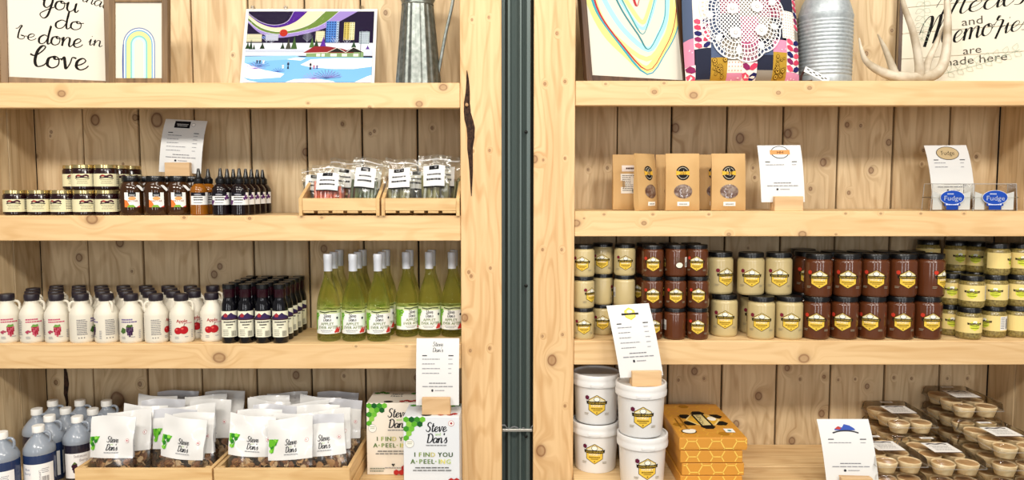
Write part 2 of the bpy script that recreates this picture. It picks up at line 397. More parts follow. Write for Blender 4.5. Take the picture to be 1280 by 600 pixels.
wb = struct('wall_back', MB().box(XL0-.04, XL1+.12, YB+.022, YB+.06, 0, ZTOP, back_m).box(XR0-.12, XR1+.04, YB+.022, YB+.06, 0, ZTOP, back_m).box(-5, XL0-.04, YB+.022, YB+.06, 0, ZTOP, back_m).box(XR1+.04, 5, YB+.022, YB+.06, 0, ZTOP, back_m))
KW = [ # knots of the back planks, photo pixels (x, y, r)
 (119,150,7),(169,147,4),(196,150,9),(428,155,2.5),(382,190,5),(64,165,2),(10,193,1.5),(28,195,1.5),(45,195,2.5),(291,69,1.6),(482,16,3),(154,205,1.6),
 (150,303,6),(99,322,5),(36,361,1.5),(51,337,1.5),(268,343,5),(275,333,4),(405,311,5),(165,339,1.6),(13,350,5),(63,170,1.5),(463,167,2),(468,164,2),(540,160,2),
 (147,500,11),(370,469,5),(175,480,3),(24,484,1.6),(70,478,3),(15,470,2),(520,472,3),(430,470,2),
 (844,160,6),(925,173,6.5),(985,167,6),(1029,203,5),(1089,213,4),(1059,156,3.5),(1111,178,4),(1013,236,2.5),(1061,241,2.5),(759,210,2),(735,212,1.6),(1076,157,2),(1154,188,2),(1220,196,2.2),(1198,209,1.6),(1152,205,1.6),
 (941,210,1.6),(943,222,1.8),(868,464,5),(948,495,5.5),(920,530,5),(990,551,5),(1027,517,5),(1084,483,3.5),(1030,471,2.5),(984,460,4),(1115,38,2),(1083,67,3),
 (848,475,1.8),(880,473,1.8),(1000,474,1.8),(1048,475,1.5),(1069,474,1.5),(1117,472,1.8),(1139,473,1.8),(1184,473,1.6),(1209,473,1.6),(935,310,1.5),(800,312,1.5)]
def wall_planks(gaps, side):
    for i in range(len(gaps)-1):
        z_ref = zt(200, YB); x0 = XX(gaps[i], YB, z_ref); x1 = XX(gaps[i+1], YB, z_ref)
        g = .0035 if i else .001
        cx = (x0+x1)/2; cz = ZTOP/2+.1
        kn = []
        for (a, b, r) in KW:
            p = at(a, b, YB)
            if x0-.004 < p.x < x1+.004: kn.append((p.x-cx, p.z-cz, r*.0024))
        dz = random.uniform(-.003, .003)
        m = pine('back_plank_wood', BK, BK2, 'z', kn, '#6e4a30', .9, .6, .8)
        board('plank', wb, x0+g, x1-g, YB+dz*.5, YB+.02, .2, ZTOP, m, .0025)
wall_planks([45, 104.5, 174.5, 244, 314, 384, 453, 522, 592], 'l')
wall_planks([702, 771, 839, 908, 978, 1047, 1116, 1186, 1248], 'r')

# dark corrugated steel between the units
steel = mat('dark_painted_steel', '#5a6663', .38, metal=.35, spec=.5)
xs = [XM0-.03]; W = XM1-XM0
prof = [(-.1, .075), (.10, .075), (.16, .045), (.20, .038), (.26, .038), (.32, .052), (.40, .058), (.48, .052), (.53, .040), (.57, .030), (.62, .030), (.66, .042), (.70, .046), (.75, .036), (.79, .028), (.90, .028), (.95, .05), (1.0, .07), (1.1, .075)]
mb = MB()
def steel_strip(z0, z1, dy=0):
    q = MB(); vs = []; fs = []
    for (t, y) in prof: x = XM0+W*t; vs += [(x, y+dy, z0), (x, y+dy, z1), (x, y+dy+.004, z0), (x, y+dy+.004, z1)]
    for i in range(len(prof)-1):
        a = 4*i; b = a+4; fs += [(a, b, b+1, a+1), (a+2, a+3, b+3, b+2), (a+1, b+1, b+3, a+3), (a, a+2, b+2, b)]
    q.add(vs, fs, steel); return q
zseam = zt(536, .04)
wm = struct('wall_centre', steel_strip(zseam+.004, ZTOP))
part('lower_sheet', steel_strip(0, zseam-.004, .006), wm)
part('seam_trim', MB().box(XM0+.002, XM1-.002, .022, .034, zseam-.0045, zseam+.0045, mat('bare_steel', '#c9c8c2', .3, metal=.9), bev=.001), wm)
for py, sgn in ((165, 0), (357, 0), (545, 0)):
    z = zt(py, .03); x = XX(657.5, .03, z)
    part('screw', MB().lathe([(.006, 0), (.006, .003), (.003, .005)], mat('screw_dark', '#20211f', .4, metal=.8), 8, M=Matrix.Translation((x, .0285, z)) @ Matrix.Rotation(PI/2, 4, 'X')), wm)

# two built-in shelving units
def unit(label, x0, x1, Z, T, post_in, post_out, post_knots, fascia_knots, outer):
    u = setp(empty('shelf_unit', ((x0+x1)/2, .15, 0)), label, 'shelves')
    off = Vector((-(x0+x1)/2, -.15, 0))
    def bd(name, a, b, c, d, e, f, m, par=u, bev=.002):
        o = board(name, par, a, b, c, d, e, f, m, bev); o.location = o.location+off; return o
    # post of two-by-six towards the steel, with its side boards behind it
    pc = ((post_in+post_out)/2, ZTOP/2)
    kn = [(at(a, b, 0).x-pc[0], at(a, b, 0).z-pc[1], r*.0027) for a, b, r in post_knots]
    post = bd('post', min(post_in, post_out), max(post_in, post_out), -.004, .036, 0, ZTOP, pine('post_wood', '#e5c08d', '#cb9e68', 'z', kn, '#83552f', .8, .5, .9))
    s = 1 if post_out > post_in else -1
    sm = pine('side_board_wood', BK, BK2, 'z', (), grain=.9, rings=.8)
    for a, b in ((.037, .165), (.169, YB)):
        bd('side_board', min(post_in, post_in+s*.02), max(post_in, post_in+s*.02), a, b, 0, ZTOP, sm)
    kn2 = {'l': [(.02, 1.9), (-.03, 1.2)], 'r': []}
    for a, b in ((.0, .147), (.150, YB)):
        xo = x0 if outer == 'l' else x1; t = -1 if outer == 'l' else 1
        bd('side_board', min(xo, xo+t*.02), max(xo, xo+t*.02), a, b, 0, ZTOP, sm)
    xo = x0 if outer == 'l' else x1; t = -1 if outer == 'l' else 1
    bd('outer_post', min(xo+t*.021, xo+t*.13), max(xo+t*.021, xo+t*.13), -.004, .036, 0, ZTOP, pine('post_wood', '#e5c08d', '#cb9e68', 'z', (), grain=.8))
    for i, (z, th) in enumerate(zip(Z, T)):
        yf = 0 if i < 3 else -.20
        cx, cz = (x0+x1)/2, z-th/2
        kn = [(at(a, b, 0).x-cx, at(a, b, 0).z-cz, r*.0027) for a, b, r in fascia_knots if z-th-.005 < at(a, b, 0).z < z+.005]
        bd('shelf_front', x0+.001, x1-.001, yf, yf+.037, z-th, z, pine('shelf_front_wood', PALE, PALE2, 'x', kn, '#8b6440', .65, .5, .55))
        ym = (yf+.038+YB)/2
        tw = pine('shelf_plank_wood', '#e3c593', '#c49c68', 'x', (), '#7c5634', .8, .55, .6)
        bd('shelf_plank', x0+.001, x1-.001, yf+.0385, ym-.001, z-.032, z-.0006, tw)
        bd('shelf_plank', x0+.001, x1-.001, ym+.001, YB-.004, z-.032, z-.0010, tw)
    return u, post, off
NP = [(590,25,1.3),(611,22,1.3),(591,189,1.4),(612,188,1.4),(589,345,1.6),(612,435,1.6),(586,340,1.6),(588,438,1.6),(613,335,1.5),(581,397,4)]
NR = [(681,105,1.6),(706,102,1.6),(696,42,1.6),(679,200,1.3),(706,198,1.3),(690,450,5.5),(676,563,6),(668,199,4),(678,420,1.4),(703,418,1.4),(678,312,1.4),(702,312,1.4),(706,507,1.4)]
FKL = [(77,117,4),(554,109,4),(524,130,3.5),(462,134,1.5),(115,274,6),(402,272,1.2),(274,447,6.5),(445,433,1.2),(508,433,1.2),(385,129,1.2),(312,273,1.6),(230,272,1.5)]
FKR = [(818,115,2.4),(867,119,4),(973,116,2.2),(1012,110,2.2),(757,105,1.2),(830,104,1.2),(720,279,4.5),(805,279,2.5),(1045,293,1.2),(1005,448,5.5),(755,268,1.2),(816,268,1.2),(886,268,1.2),(1057,267,1.2),(1101,267,1.2),(1151,267,1.2),(1205,267,1.2),(730,273,1),(1003,293,4),(911,293,2)]
uL, postL, offL = unit('light pine shelving on the left of the dark steel strip', XL0, XL1, ZL, TL, XL1, XM0, NP, FKL, 'l')
uR, postR, offR = unit('light pine shelving on the right of the dark steel strip', XR0, XR1, ZR, TR, XR0, XM1, NR, FKR, 'r')
# long bark scar on the left post
bark = mat('bark', '#4a3122', .9, noise='#22130c', bump=.9, nscale=120)
path = [(583.5,88,.4),(584,98,1.7),(585,108,2.6),(585,116,3.2),(583.5,128,4.2),(584,140,5),(586,150,6),(588,160,6),(588.5,172,5.2),(588,185,4),(588.5,200,3),(589.5,215,2.4),(589.5,230,1.6),(589.5,245,.4)]
vs = []; fs = []
for i, (a, b, hw) in enumerate(path):
    jit = random.uniform(-.6, .6)
    for q, dy in ((-1, .001), (-.45, -.0035), (.1, -.001), (.55, -.004), (1, .001)):
        p = at(a+q*hw+jit*abs(q), b, -.004); vs.append((p.x, -.004+dy+random.uniform(-.001, .001)*(abs(q) < 1), p.z))
for i in range(len(path)-1):
    for k in range(4): fs.append((i*5+k, (i+1)*5+k, (i+1)*5+k+1, i*5+k+1))
q = MB(); pl = postL.location+uL.location; q.add([Vector(v)-pl for v in vs], fs, bark, True)
part('bark_scar', q, postL, label='long dark bark scar')
p = at(583.5, 131, -.008); part('scar_knot', MB().lathe([(.006, 0), (.0055, .003), (.003, .004)], mat('knot_wood', '#a9825a', .6), 10, M=Matrix.Translation(p-pl) @ Matrix.Rotation(PI/2, 4, 'X')), postL)
# split in a back plank of the lowest left shelf
mb = MB(); vs = []; fs = []
for i, (a, b, hw) in enumerate([(80,455,.6),(82,466,2),(83,480,3),(82,492,2.4),(84,503,1.5),(83,515,.4)]):
    for q_ in (-1, 1): p = at(a+q_*hw, b, YB-.003); vs.append((p.x, YB-.0025-.001*(q_ < 0), p.z))
    if i: fs.append((2*i-2, 2*i, 2*i+1, 2*i-1))
mb.add(vs, fs, bark); part('bark_split', mb, wb, label='dark bark split')
#@@PART2
# ------------------------------------------------------------ shared looks
BLACKLID = mat('black_lid', '#0d0d0f', .3, coat=.15)
WHITE_PL = mat('white_plastic', '#e0d9c8', .38)
PAPER = mat('white_paper', '#dededc', .6)
BLOCK = pine('block_wood', '#dcb88a', '#c69d6c', 'x', (), grain=.6)
CRATE = pine('crate_wood', '#e2c08a', '#c89c62', 'x', (), grain=.8)
CRATE_Y = pine('crate_side_wood', '#dcb880', '#c1955d', 'y', (), grain=.8)
GALV = mat('galvanised_steel', '#8b908b', .36, metal=.8, noise='#6c726e', nscale=60, bump=.05)
GALV_L = mat('pale_galvanised_steel', '#b9c0c3', .45, metal=.45, noise='#a5adb1', nscale=90, bump=.05)
CLEAR = film('clear_plastic', '#fafaf8', .03, .12, ior=1.22)
CLEARBAG = film('clear_bag_film', '#f6f6f2', .05, .16, .025, '#e8e6e0', ior=1.28)
def cardlines(d, w, h, kind):
    """what is printed on a price card; u from -w/2..w/2, v from 0..h"""
    if kind == 'black':
        d.rect(-w*.25, h*.84, w*.12, h*.97, '#15151a').lines(-w*.2, h*.905, w*.08, 2, h*.03, '#cfcfcf', h*.012, .2, 'c').ell(w*.2, h*.91, w*.05, h*.035, '#b9b9bb').ell(w*.2, h*.91, w*.035, h*.024, '#f4f3f0')
        n = 5
    elif kind == 'sd':
        d.script('Steve', 0, h*.885, h*.033, '#22222a', .22, .12, align='c').script("Dan's", 0, h*.80, h*.033, '#22222a', .22, .12, align='c'); n = 4
    elif kind == 'fudge':
        d.ell(0, h*.86, w*.27, h*.115, '#3a2f22').ell(0, h*.86, w*.255, h*.106, '#c2ac84').text('Fudge', 0, h*.83, h*.075, '#2e2418', sx=.95); n = 2
    elif kind == 'bee':
        d.hexa(0, h*.875, h*.085, '#e5c33c').hexa(0, h*.875, h*.073, '#f3dd70').rect(-w*.2, h*.86, w*.2, h*.885, '#2a2a22').ell(0, h*.905, w*.06, h*.02, '#f4f3f0'); n = 5
    elif kind == 'jerky':
        d.ell(0, h*.875, w*.21, h*.112, '#333d48').ell(0, h*.875, w*.19, h*.100, '#dededc').rect(-w*.23, h*.835, w*.23, h*.915, '#cf9660').text('HH', 0, h*.85, h*.05, '#3a2014', sx=1.2); n = 1
    else:
        d.poly([(-w*.2, h*.86), (-w*.12, h*.9), (-w*.05, h*.88), (0, h*.93), (w*.1, h*.91), (w*.18, h*.87), (w*.2, h*.84), (-w*.2, h*.84)], '#3c56a8').poly([(-w*.2, h*.86), (-w*.12, h*.9), (-w*.06, h*.87), (-w*.1, h*.85)], '#b5423a').stroke([(-w*.25, h*.80), (-w*.1, h*.83), (w*.1, h*.83), (w*.25, h*.8)], h*.02, '#3a3a40'); n = 1
    y = h*.74 if n > 1 else h*.70
    d.rects([(-w*.36, y, -w*.25, y+h*.013), (w*.25, y, w*.37, y+h*.013)], '#33333a')
    d.lines(-w*.36, y-h*.05, w*.1, n, h*.07, '#8a8a90', h*.010, .45, seed=n).lines(w*.25, y-h*.05, w*.36, n, h*.07, '#9a9aa0', h*.010, .4, seed=n+3)
    d.lines(-w*.2, h*.33, w*.2, 1, .1, '#77777d', h*.012, .1, 'c').lines(-w*.36, h*.28, w*.36, 1, .1, '#88888e', h*.012, .1, 'c')
    d.ell(-w*.12, h*.225, w*.025, h*.02, '#33333a', 10).lines(-w*.06, h*.22, w*.16, 1, .1, '#99999f', h*.012, .1)
def price_card(label, loc, w, h, kind, rot=0, tilt=0, roll=0, bend=.06, bw=.095, bd=.045, bh=.048, lean=.12, drop=.030, xo=0, shear=0):
    """curved paper card standing in a slotted wood block; loc = middle of the block's base"""
    e = setp(empty('price_card', loc, (0, 0, rot)), label, 'sign', 'paper price cards in wood blocks')
    b = MB().box(-bw/2, bw/2, -bd/2, -.003, 0, bh, BLOCK, bev=.001).box(-bw/2, bw/2, .003, bd/2, 0, bh, BLOCK, bev=.001).box(-bw/2+.001, bw/2-.001, -.004, .004, 0, bh*.3, BLOCK)
    part('block', b, e)
    cr, sr = math.cos(roll), math.sin(roll)
    def fn(u, v, o):
        y = lean*v+bend*(v/h)**2*abs(v)/h*1.0-o
        z = v*math.sqrt(max(0, 1-(lean+bend*2*v/h)**2*.5))
        return (xo+u*cr+z*sr+shear*z, y, bh-drop+z*cr-u*sr)
    # the sheet: it straddles the block's front half
    m = MB()
    m.grid(lambda u, v: fn(u, v, .0002), lerp(-w/2, w/2, 2), lerp(0, h, 10), PAPER)
    m.grid(lambda u, v: fn(-u, v, -.0004), lerp(-w/2, w/2, 2), lerp(0, h, 10), PAPER)
    c = part('card', m, e)
    d = Decal(.00006, .0012); cardlines(d, w, h, kind)
    part('print', d.build('print', fn, .02, vstep=.012), c, kind='stuff')
    return e

# ------------------------------------------------------------ left unit, top shelf
z = ZL[0]
FRAME = pine('stained_frame_wood', '#876944', '#5f4527', 'z', (), grain=1, rings=.6)
FRAMED = pine('dark_frame_wood', '#5c3f28', '#321f12', 'z', (), grain=1, rings=.6)
CANVAS = mat('white_board', '#d9d2c3', .55)
def plane_frame(bl, br, lean):
    """base corners in the place and a lean back -> matrix with x along the board, y backwards through it, z up it"""
    X = (br-bl).normalized(); n = Vector((-X.y, X.x, 0)).normalized()
    if n.y < 0: n = -n
    Z = (Vector((0, 0, 1))*math.cos(lean)+n*math.sin(lean)); Z = (Z-X*Z.dot(X)).normalized(); Y = Z.cross(X)
    return Matrix(((X.x, Y.x, Z.x, bl.x), (X.y, Y.y, Z.y, bl.y), (X.z, Y.z, Z.z, bl.z), (0, 0, 0, 1))), (br-bl).length
def framed(name, label, cat, M, w, h, b, t, fm, face=CANVAS, left=True, right=True, proud=.006, toprail=True):
    e = empty(name); e.matrix_world = M; setp(e, label, cat)
    part('panel', MB().box(.002, w-.002, proud, proud+.006, .002, h-.002, face), e)
    if left: part('frame_side', MB().box(0, b, 0, t, 0, h, fm, bev=.001), e)
    if right: part('frame_side', MB().box(w-b, w, 0, t, 0, h, fm, bev=.001), e)
    part('frame_rail', MB().box(b+.0005, w-b-.0005, 0, t, 0, b, fm, bev=.001), e)
    if toprail: part('frame_rail', MB().box(b+.0005, w-b-.0005, 0, t, h-b, h, fm, bev=.001), e)
    return e
# cursive sign
bl = Vector((XX(1, .008, z), .008, z+.001)); br = Vector((XX(141, .125, z), .125, z+.001))
M, sw = plane_frame(bl, br, R(5))
e = framed('script_sign', 'white framed sign with cursive black lettering ending in love', 'sign', M, sw, .42, .022, .022, FRAME)
d = Decal(.00005, .0003); Mi = M.inverted()
def on(px, py):      # photo pixel -> point on this sign's own face
    c = Vector((0, -CD, ZC)); dv = Vector((px-640, CT*F+ST*(300-py), -ST*F+CT*(300-py)))
    a = Mi @ c; b = (Mi.to_3x3() @ dv); t = (.006-a.y)/b.y; q = a+b*t; return q.x, q.z
def scr(dd, t, p0, p1, xh_px, col='#15110f', wd=.21, thin=.10, slant=.12):
    a = on(*p0); b = on(*p1); L = math.hypot(b[0]-a[0], b[1]-a[1]); ro = math.atan2(b[1]-a[1], b[0]-a[0])
    xh = xh_px/372; wsum = sum(SF[c][0] for c in t); sx = L/(wsum*xh)
    dd.script(t, a[0], a[1], xh, col, wd, thin, slant, ro, sx)
scr(d, 'that', (101, 1), (132, 11), 8, wd=.18); scr(d, 'you', (52, 9), (97, 16), 12); scr(d, 'do', (68, 35), (103, 38), 11)
scr(d, 'be', (20, 48), (44, 51), 8.5); scr(d, 'done', (47, 54), (102, 60), 11.5); scr(d, 'in', (110, 56), (127, 59), 8)
scr(d, 'Love', (40, 83), (109, 88), 15, wd=.23, thin=.1)
part('lettering', d.build('lettering', lambda u, v, o: (u, .006-o, v)), e)
# rainbow picture
bl = Vector((XX(136, .035, z), .035, z+.001)); br = Vector((XX(209.5, .035, z), .035, z+.001))
M, sw = plane_frame(bl, br, R(4)); Mi = M.inverted()
fh = .297
e = framed('rainbow_picture', 'brown framed picture of a pastel blue and yellow rainbow', 'picture', M, sw, fh, .020, .025, FRAME)
d = Decal(.00005, .0003)
def arch(cx, y0, ro, rh, wd, col, n=16):
    """one band of the rainbow: outer half width ro, straight legs from y0 up to y0+rh, then a half round"""
    pts_o = [(cx-ro, y0)]+[(cx-ro*math.cos(PI*i/n), y0+rh+ro*math.sin(PI*i/n)*1.05) for i in range(n+1)]+[(cx+ro, y0)]
    ri = ro-wd; pts_i = [(cx-ri, y0)]+[(cx-ri*math.cos(PI*i/n), y0+rh+ri*math.sin(PI*i/n)*1.05) for i in range(n+1)]+[(cx+ri, y0)]
    d.polys([[pts_o[i], pts_o[i+1], pts_i[i+1], pts_i[i]] for i in range(len(pts_o)-1)], col)
cx = sw*.5
for ro, wd, col in ((.0545, .0028, '#5f76a4'), (.051, .005, '#d2deec'), (.0465, .0045, '#6fa3cc'), (.0425, .0135, '#dcdf92'), (.029, .006, '#82c0bc'), (.0235, .008, '#bfe8e0')): arch(cx, .020, ro, .115, wd, col)
d.stroke([(cx-.054, .022), (cx-.055, .08), (cx-.053, .135)], .006, '#4a5c98', .004)
part('painting', d.build('painting', lambda u, v, o: (u, .006-o, v)), e)
# winter city print in a clear sleeve
bl = Vector((XX(299, .20, z), .20, z+.001)); br = Vector((XX(467.5, .20, z), .20, z+.001))
M, sw = plane_frame(bl, br, R(16.5)); sh = .322
e = empty('art_print'); e.matrix_world = M; setp(e, 'glossy winter city print with purple sky and red sun', 'picture')
part('backing_board', MB().box(0, sw, .0005, .005, 0, sh, PAPER), e)
d = Decal(.00004, .0002)
def pp(x, y): return (.011+(sw-.022)*(x-0)/1000, .030+(sh-.040)*(600-y)/600)   # artboard 1000 x 600, y down
def PO(pts, col): d.poly([pp(*p) for p in pts], col)
def PB(x0, y0, x1, y1, col): PO([(x0, y0), (x1, y0), (x1, y1), (x0, y1)], col)
PB(0, 0, 1000, 600, '#1e1430')
def swoop(lst, col):
    """a band of the sky between two hanging curves"""
    a, b = lst; A = catmull([(x, y, 0) for x, y in a], 6); B = catmull([(x, y, 0) for x, y in b], 6)
    n = min(len(A), len(B)); d.polys([[pp(A[i].x, A[i].y), pp(A[i+1].x, A[i+1].y), pp(B[i+1].x, B[i+1].y), pp(B[i].x, B[i].y)] for i in range(n-1)], col)
c0 = [(0, 20), (100, 90), (210, 118), (310, 90), (360, 0)]
c1 = [(0, 30), (100, 105), (230, 140), (370, 95), (470, 0)]
c2 = [(0, 55), (110, 140), (270, 175), (480, 120), (610, 0)]
c3 = [(0, 80), (110, 165), (280, 195), (560, 130), (720, 0)]
c4 = [(0, 95), (110, 190), (280, 225), (600, 150), (870, 0)]
swoop((c0, c1), '#4a1d86'); swoop((c1, c2), '#e9dcae'); swoop((c2, c3), '#66803a'); swoop((c3, c4), '#9682c2')
for c in (c0, c2, c3): d.stroke([pp(*p) for p in c], .0012, '#e8e2f4')
PB(0, 270, 1000, 380, '#d9dae4'); PO([(0, 190), (60, 215), (160, 210), (160, 235), (0, 235)], '#4a62a6')
def tower(x0, y0, x1, y1, col, wc, nx, ny):
    PB(x0, y0, x1, y1, col); L = []
    for i in range(nx):
        for j in range(ny):
            a = x0+(x1-x0)*(i+.2)/nx; b = y0+(y1-y0)*(j+.25)/ny
            p = pp(a, b+(y1-y0)*.5/ny); q2 = pp(a+(x1-x0)*.6/nx, b); L.append((p[0], p[1], q2[0], q2[1]))
    d.rects(L, wc)
tower(0, 195, 120, 260, '#dcd6b4', '#8c8a7a', 9, 4); tower(150, 195, 250, 250, '#bfc3d2', '#8a8fa8', 8, 4)
tower(545, 170, 615, 260, '#e6e0b8', '#8f8b6e', 5, 6); tower(625, 85, 705, 265, '#4f7fc4', '#1d3470', 4, 9); tower(706, 85, 725, 265, '#a9bcd2', '#5a6c88', 1, 9)
tower(765, 95, 810, 245, '#c9b662', '#6d5f2c', 2, 9); tower(811, 95, 850, 245, '#e9e2b6', '#8d8250', 2, 9); tower(890, 175, 970, 280, '#b9c6cc', '#6a7a84', 6, 6)
d.ell(*pp(290, 185), .0145, .0145, '#b03020')
def fir(x, y, w_, h_, col): PO([(x-w_/2, y), (x+w_/2, y), (x+w_*.15, y-h_*.6), (x, y-h_), (x-w_*.15, y-h_*.6)], col)
for x, y, w_, h_, col in ((15, 320, 40, 60, '#2c4426'), (40, 325, 30, 90, '#243a24'), (65, 330, 26, 50, '#2d3f2c'), (130, 320, 40, 60, '#24331f'), (290, 320, 36, 55, '#2c3a2a'), (335, 322, 44, 95, '#45453c'), (380, 322, 50, 115, '#3f5a2e'), (520, 310, 44, 90, '#4a6a34'), (555, 305, 40, 70, '#273a22'), (608, 305, 50, 95, '#5a2d92'), (850, 310, 40, 60, '#2f4a30'), (960, 330, 40, 40, '#5a3a90')): fir(x, y, w_, h_, col)
def bare(x, y, h_, col):
    ls = [[pp(x, y), pp(x, y-h_)]]
    for k in range(4):
        b = y-h_*(.35+.15*k); ls += [[pp(x, b), pp(x-h_*.3*(1-.15*k), b-h_*.3)], [pp(x, b), pp(x+h_*.3*(1-.15*k), b-h_*.3)]]
    d.strokes(ls, .0009, col)
for x, y, h_ in ((160, 300, 110), (200, 310, 110), (480, 300, 120), (700, 380, 150), (795, 380, 140), (930, 300, 120)): bare(x, y, h_, '#c3c8dc')
PB(0, 325, 1000, 380, '#c9cfdd'); d.strokes([[pp(0, 345), pp(460, 345)], [pp(0, 335), pp(460, 335)]], .0007, '#6a7288')
PB(480, 350, 930, 395, '#7f9a6a'); PO([(455, 355), (540, 300), (640, 300), (760, 320), (860, 355)], '#86242a')
PO([(650, 350), (720, 315), (790, 350)], '#242320'); PO([(770, 350), (850, 310), (930, 350)], '#242320')
d.strokes([[pp(640, 355), pp(720, 312), pp(790, 352), pp(850, 308), pp(935, 352)], [pp(455, 358), pp(640, 352)]], .0018, '#f0eee2')
d.rects([pp(560, 385)+pp(590, 362), pp(600, 385)+pp(625, 362), pp(670, 385)+pp(720, 362), pp(760, 385)+pp(800, 362), pp(850, 385)+pp(890, 362)], '#e6ead2')
d.strokes([[pp(905, 395), pp(905, 150)], [pp(890, 150), pp(920, 150)]], .0014, '#2c2a44')
PO([(0, 385), (1000, 395), (1000, 600), (0, 600)], '#78b2e2')
PO([(0, 385), (400, 378), (460, 400), (330, 412), (200, 420), (0, 440)], '#8fc0ea')
PO([(440, 455), (520, 410), (700, 400), (1000, 400), (1000, 470), (860, 490), (700, 490), (520, 475)], '#f2f3f6')
PO([(330, 410), (400, 395), (480, 400), (440, 420)], '#eef2f6')
PO([(0, 440), (80, 470), (160, 500), (320, 530), (290, 560), (80, 575), (0, 560)], '#f2f3f6')
PO([(330, 600), (400, 575), (560, 570), (700, 590), (720, 600)], '#f2f3f6'); PO([(870, 600), (960, 555), (1000, 540), (1000, 600)], '#f2f3f6')
PO([(0, 560), (40, 585), (120, 600), (0, 600)], '#f2f3f6')
def shrub(x, y, col, n=9, r_=55):
    d.strokes([[pp(x, y), pp(x+r_*1.5*math.cos(PI*(k+.5)/n), y-r_*math.sin(PI*(k+.5)/n))] for k in range(n)], .0014, col)
shrub(90, 490, '#8a6ab8'); shrub(120, 470, '#4a62a6'); shrub(270, 515, '#4a5aa8', 7, 35); shrub(550, 575, '#a886cc', 9, 60); shrub(650, 570, '#4a5a94', 12, 75); shrub(690, 560, '#8a7ac0', 9, 55)
def skater(x, y, h_, col):
    PO([(x-8, y), (x-2, y-h_*.5), (x-9, y-h_*.55), (x-7, y-h_*.85), (x+7, y-h_*.85), (x+9, y-h_*.55), (x+2, y-h_*.5), (x+9, y)], col); d.ell(*pp(x, y-h_*.93), .0016, .0016, '#c99a7a', 8)
for x, y, h_, col in ((100, 445, 30, '#24344e'), (122, 445, 30, '#222a44'), (150, 445, 28, '#e8ecf4'), (305, 485, 30, '#eef0f4'), (345, 490, 60, '#26324c'), (520, 495, 60, '#2c2430'), (548, 490, 32, '#a85a86'), (572, 490, 32, '#3c4a86')): skater(x, y, h_, col)
part('picture', d.build('picture', lambda u, v, o: (u, .0005-o, v)), e)
sl = MB().grid(lambda u, v: (u, -.0035, v), [-.004, sw+.004], [0, sh+.004], film('sleeve_film', '#fafafa', 0, .03, ior=1.06), False); part('clear_sleeve', sl, e)
for k, f in enumerate((.04, .29, .87)): part('clip', MB().box(sw*f, sw*f+.012, -.006, .007, sh-.004, sh+.010, CLEAR, bev=.001), e)

# galvanised pitcher
Y = .13; x = XX(523, Y, z); k = ppm(Y, z+.14)
hb = zt(8, Y)-z
r0, r1 = 28.5/k, 19.5/k
mb = MB(); prof = [(r0*.97, 0), (r0, .004)]+[(r0+(r1-r0)*t, hb*t) for t in lerp(.03, 1, 10)]
mb.lathe(prof, GALV, 96, flute=.022, nfl=18, cap=True)
e = inst('metal_pitcher', 'fluted galvanised metal pitcher with thin tall handle', 'pitcher', [('body', mb.mesh('body', 60))], (x, Y, z))
mb = MB().lathe([(r1*.98, 0), (r1*1.03, .003), (r1*1.0, .010), (r1*1.18, .032), (r1*1.32, .06), (r1*1.38, .062), (r1*1.34, .064), (r1*1.25, .058), (r1*.95, .01)], GALV, 40, c=(0, 0, hb), cap=False)
part('collar', mb, e)
pts = catmull([(r0*.80, -.004, .012), (r0*.98, -.004, hb*.32), (r0*1.22, -.004, hb*.66), (r0*1.55, -.004, hb*1.08), (r0*1.50, -.004, hb*1.28), (r1*1.3, -.004, hb+.058)], 6)
part('handle', MB().tube(pts, .0055, GALV, 8, flat=.7), e)

# ------------------------------------------------------------ left unit, second shelf
z = ZL[1]
def jar_mesh(prof, m, n=24): return MB().lathe(prof, m, n).mesh('jar')
# small jam jars
JG = mat('dark_jam', '#20090d', .15, coat=.3); GOLD = mat('gold_lid', '#d9c48a', .22, metal=.85)
r = .0385; h = .086
jam_jar = jar_mesh([(r*.85, 0), (r, .005), (r, h*.78), (r*.93, h*.84), (r*.9, h*.86)], JG)
jam_lid = MB().lathe([(r*.93, h*.855), (r*.96, h*.86), (r*.96, h*.985), (r*.93, h), (r*.4, h*.995)], GOLD, 24).mesh('lid')
d = Decal(); lw = r*1.55
d.rect(-lw, .012, lw, .055, '#e4dcb4').stroke([(-.020, .044), (-.012, .049), (0, .046), (.012, .050), (.02, .045)], .006, '#4a2530').stroke([(-.022, .040), (0, .0425), (.022, .040)], .0035, '#26222a')
d.poly([(-.018, .047), (-.01, .0525), (-.004, .049), (-.008, .045)], '#a8403a').lines(-.02, .034, .02, 3, .006, '#8b8468', .0018, .3, 'c')
d.lines(.034, .052, .055, 6, .006, '#4a4a44', .0022, .2)
jam_label = d.build('label', cyl(r), .008)
JAM = [('jar', jam_jar), ('lid', jam_lid), ('label', jam_label)]
G = 'small jam jars with gold lids'
def jam(px, Y, lvl, label, rz=0): return inst('jam_jar', label, 'jar', JAM, (XX(px, Y, z+.04), Y, z+lvl*(h+.0004)), R(rz), G)
for i, (px, rz) in enumerate(((20, -12), (50, -10), (78.7, -38), (106.7, 4), (134.5, -2))): jam(px, .048, 0, f'gold lidded jam jar, {ORD[i]} from left in the bottom front row', rz)
for i, (px, rz) in enumerate(((106.2, -8), (134.2, 0))): jam(px, .049, 1, ('gold lidded jam jar stacked on the fourth jar of the bottom row', 'gold lidded jam jar stacked on the fifth jar of the bottom row')[i], rz)
jam(95, .130, 0, 'gold lidded jam jar at the back under the leftmost stacked jar', -5); jam(95, .130, 1, 'gold lidded jam jar, leftmost of the stacked jars, set back', -5)
jam(149, .128, 0, 'gold lidded jam jar at the back beneath the fourth stacked jar', 9); jam(149, .128, 1, 'gold lidded jam jar, fourth of the stacked jars, half hidden', 9)
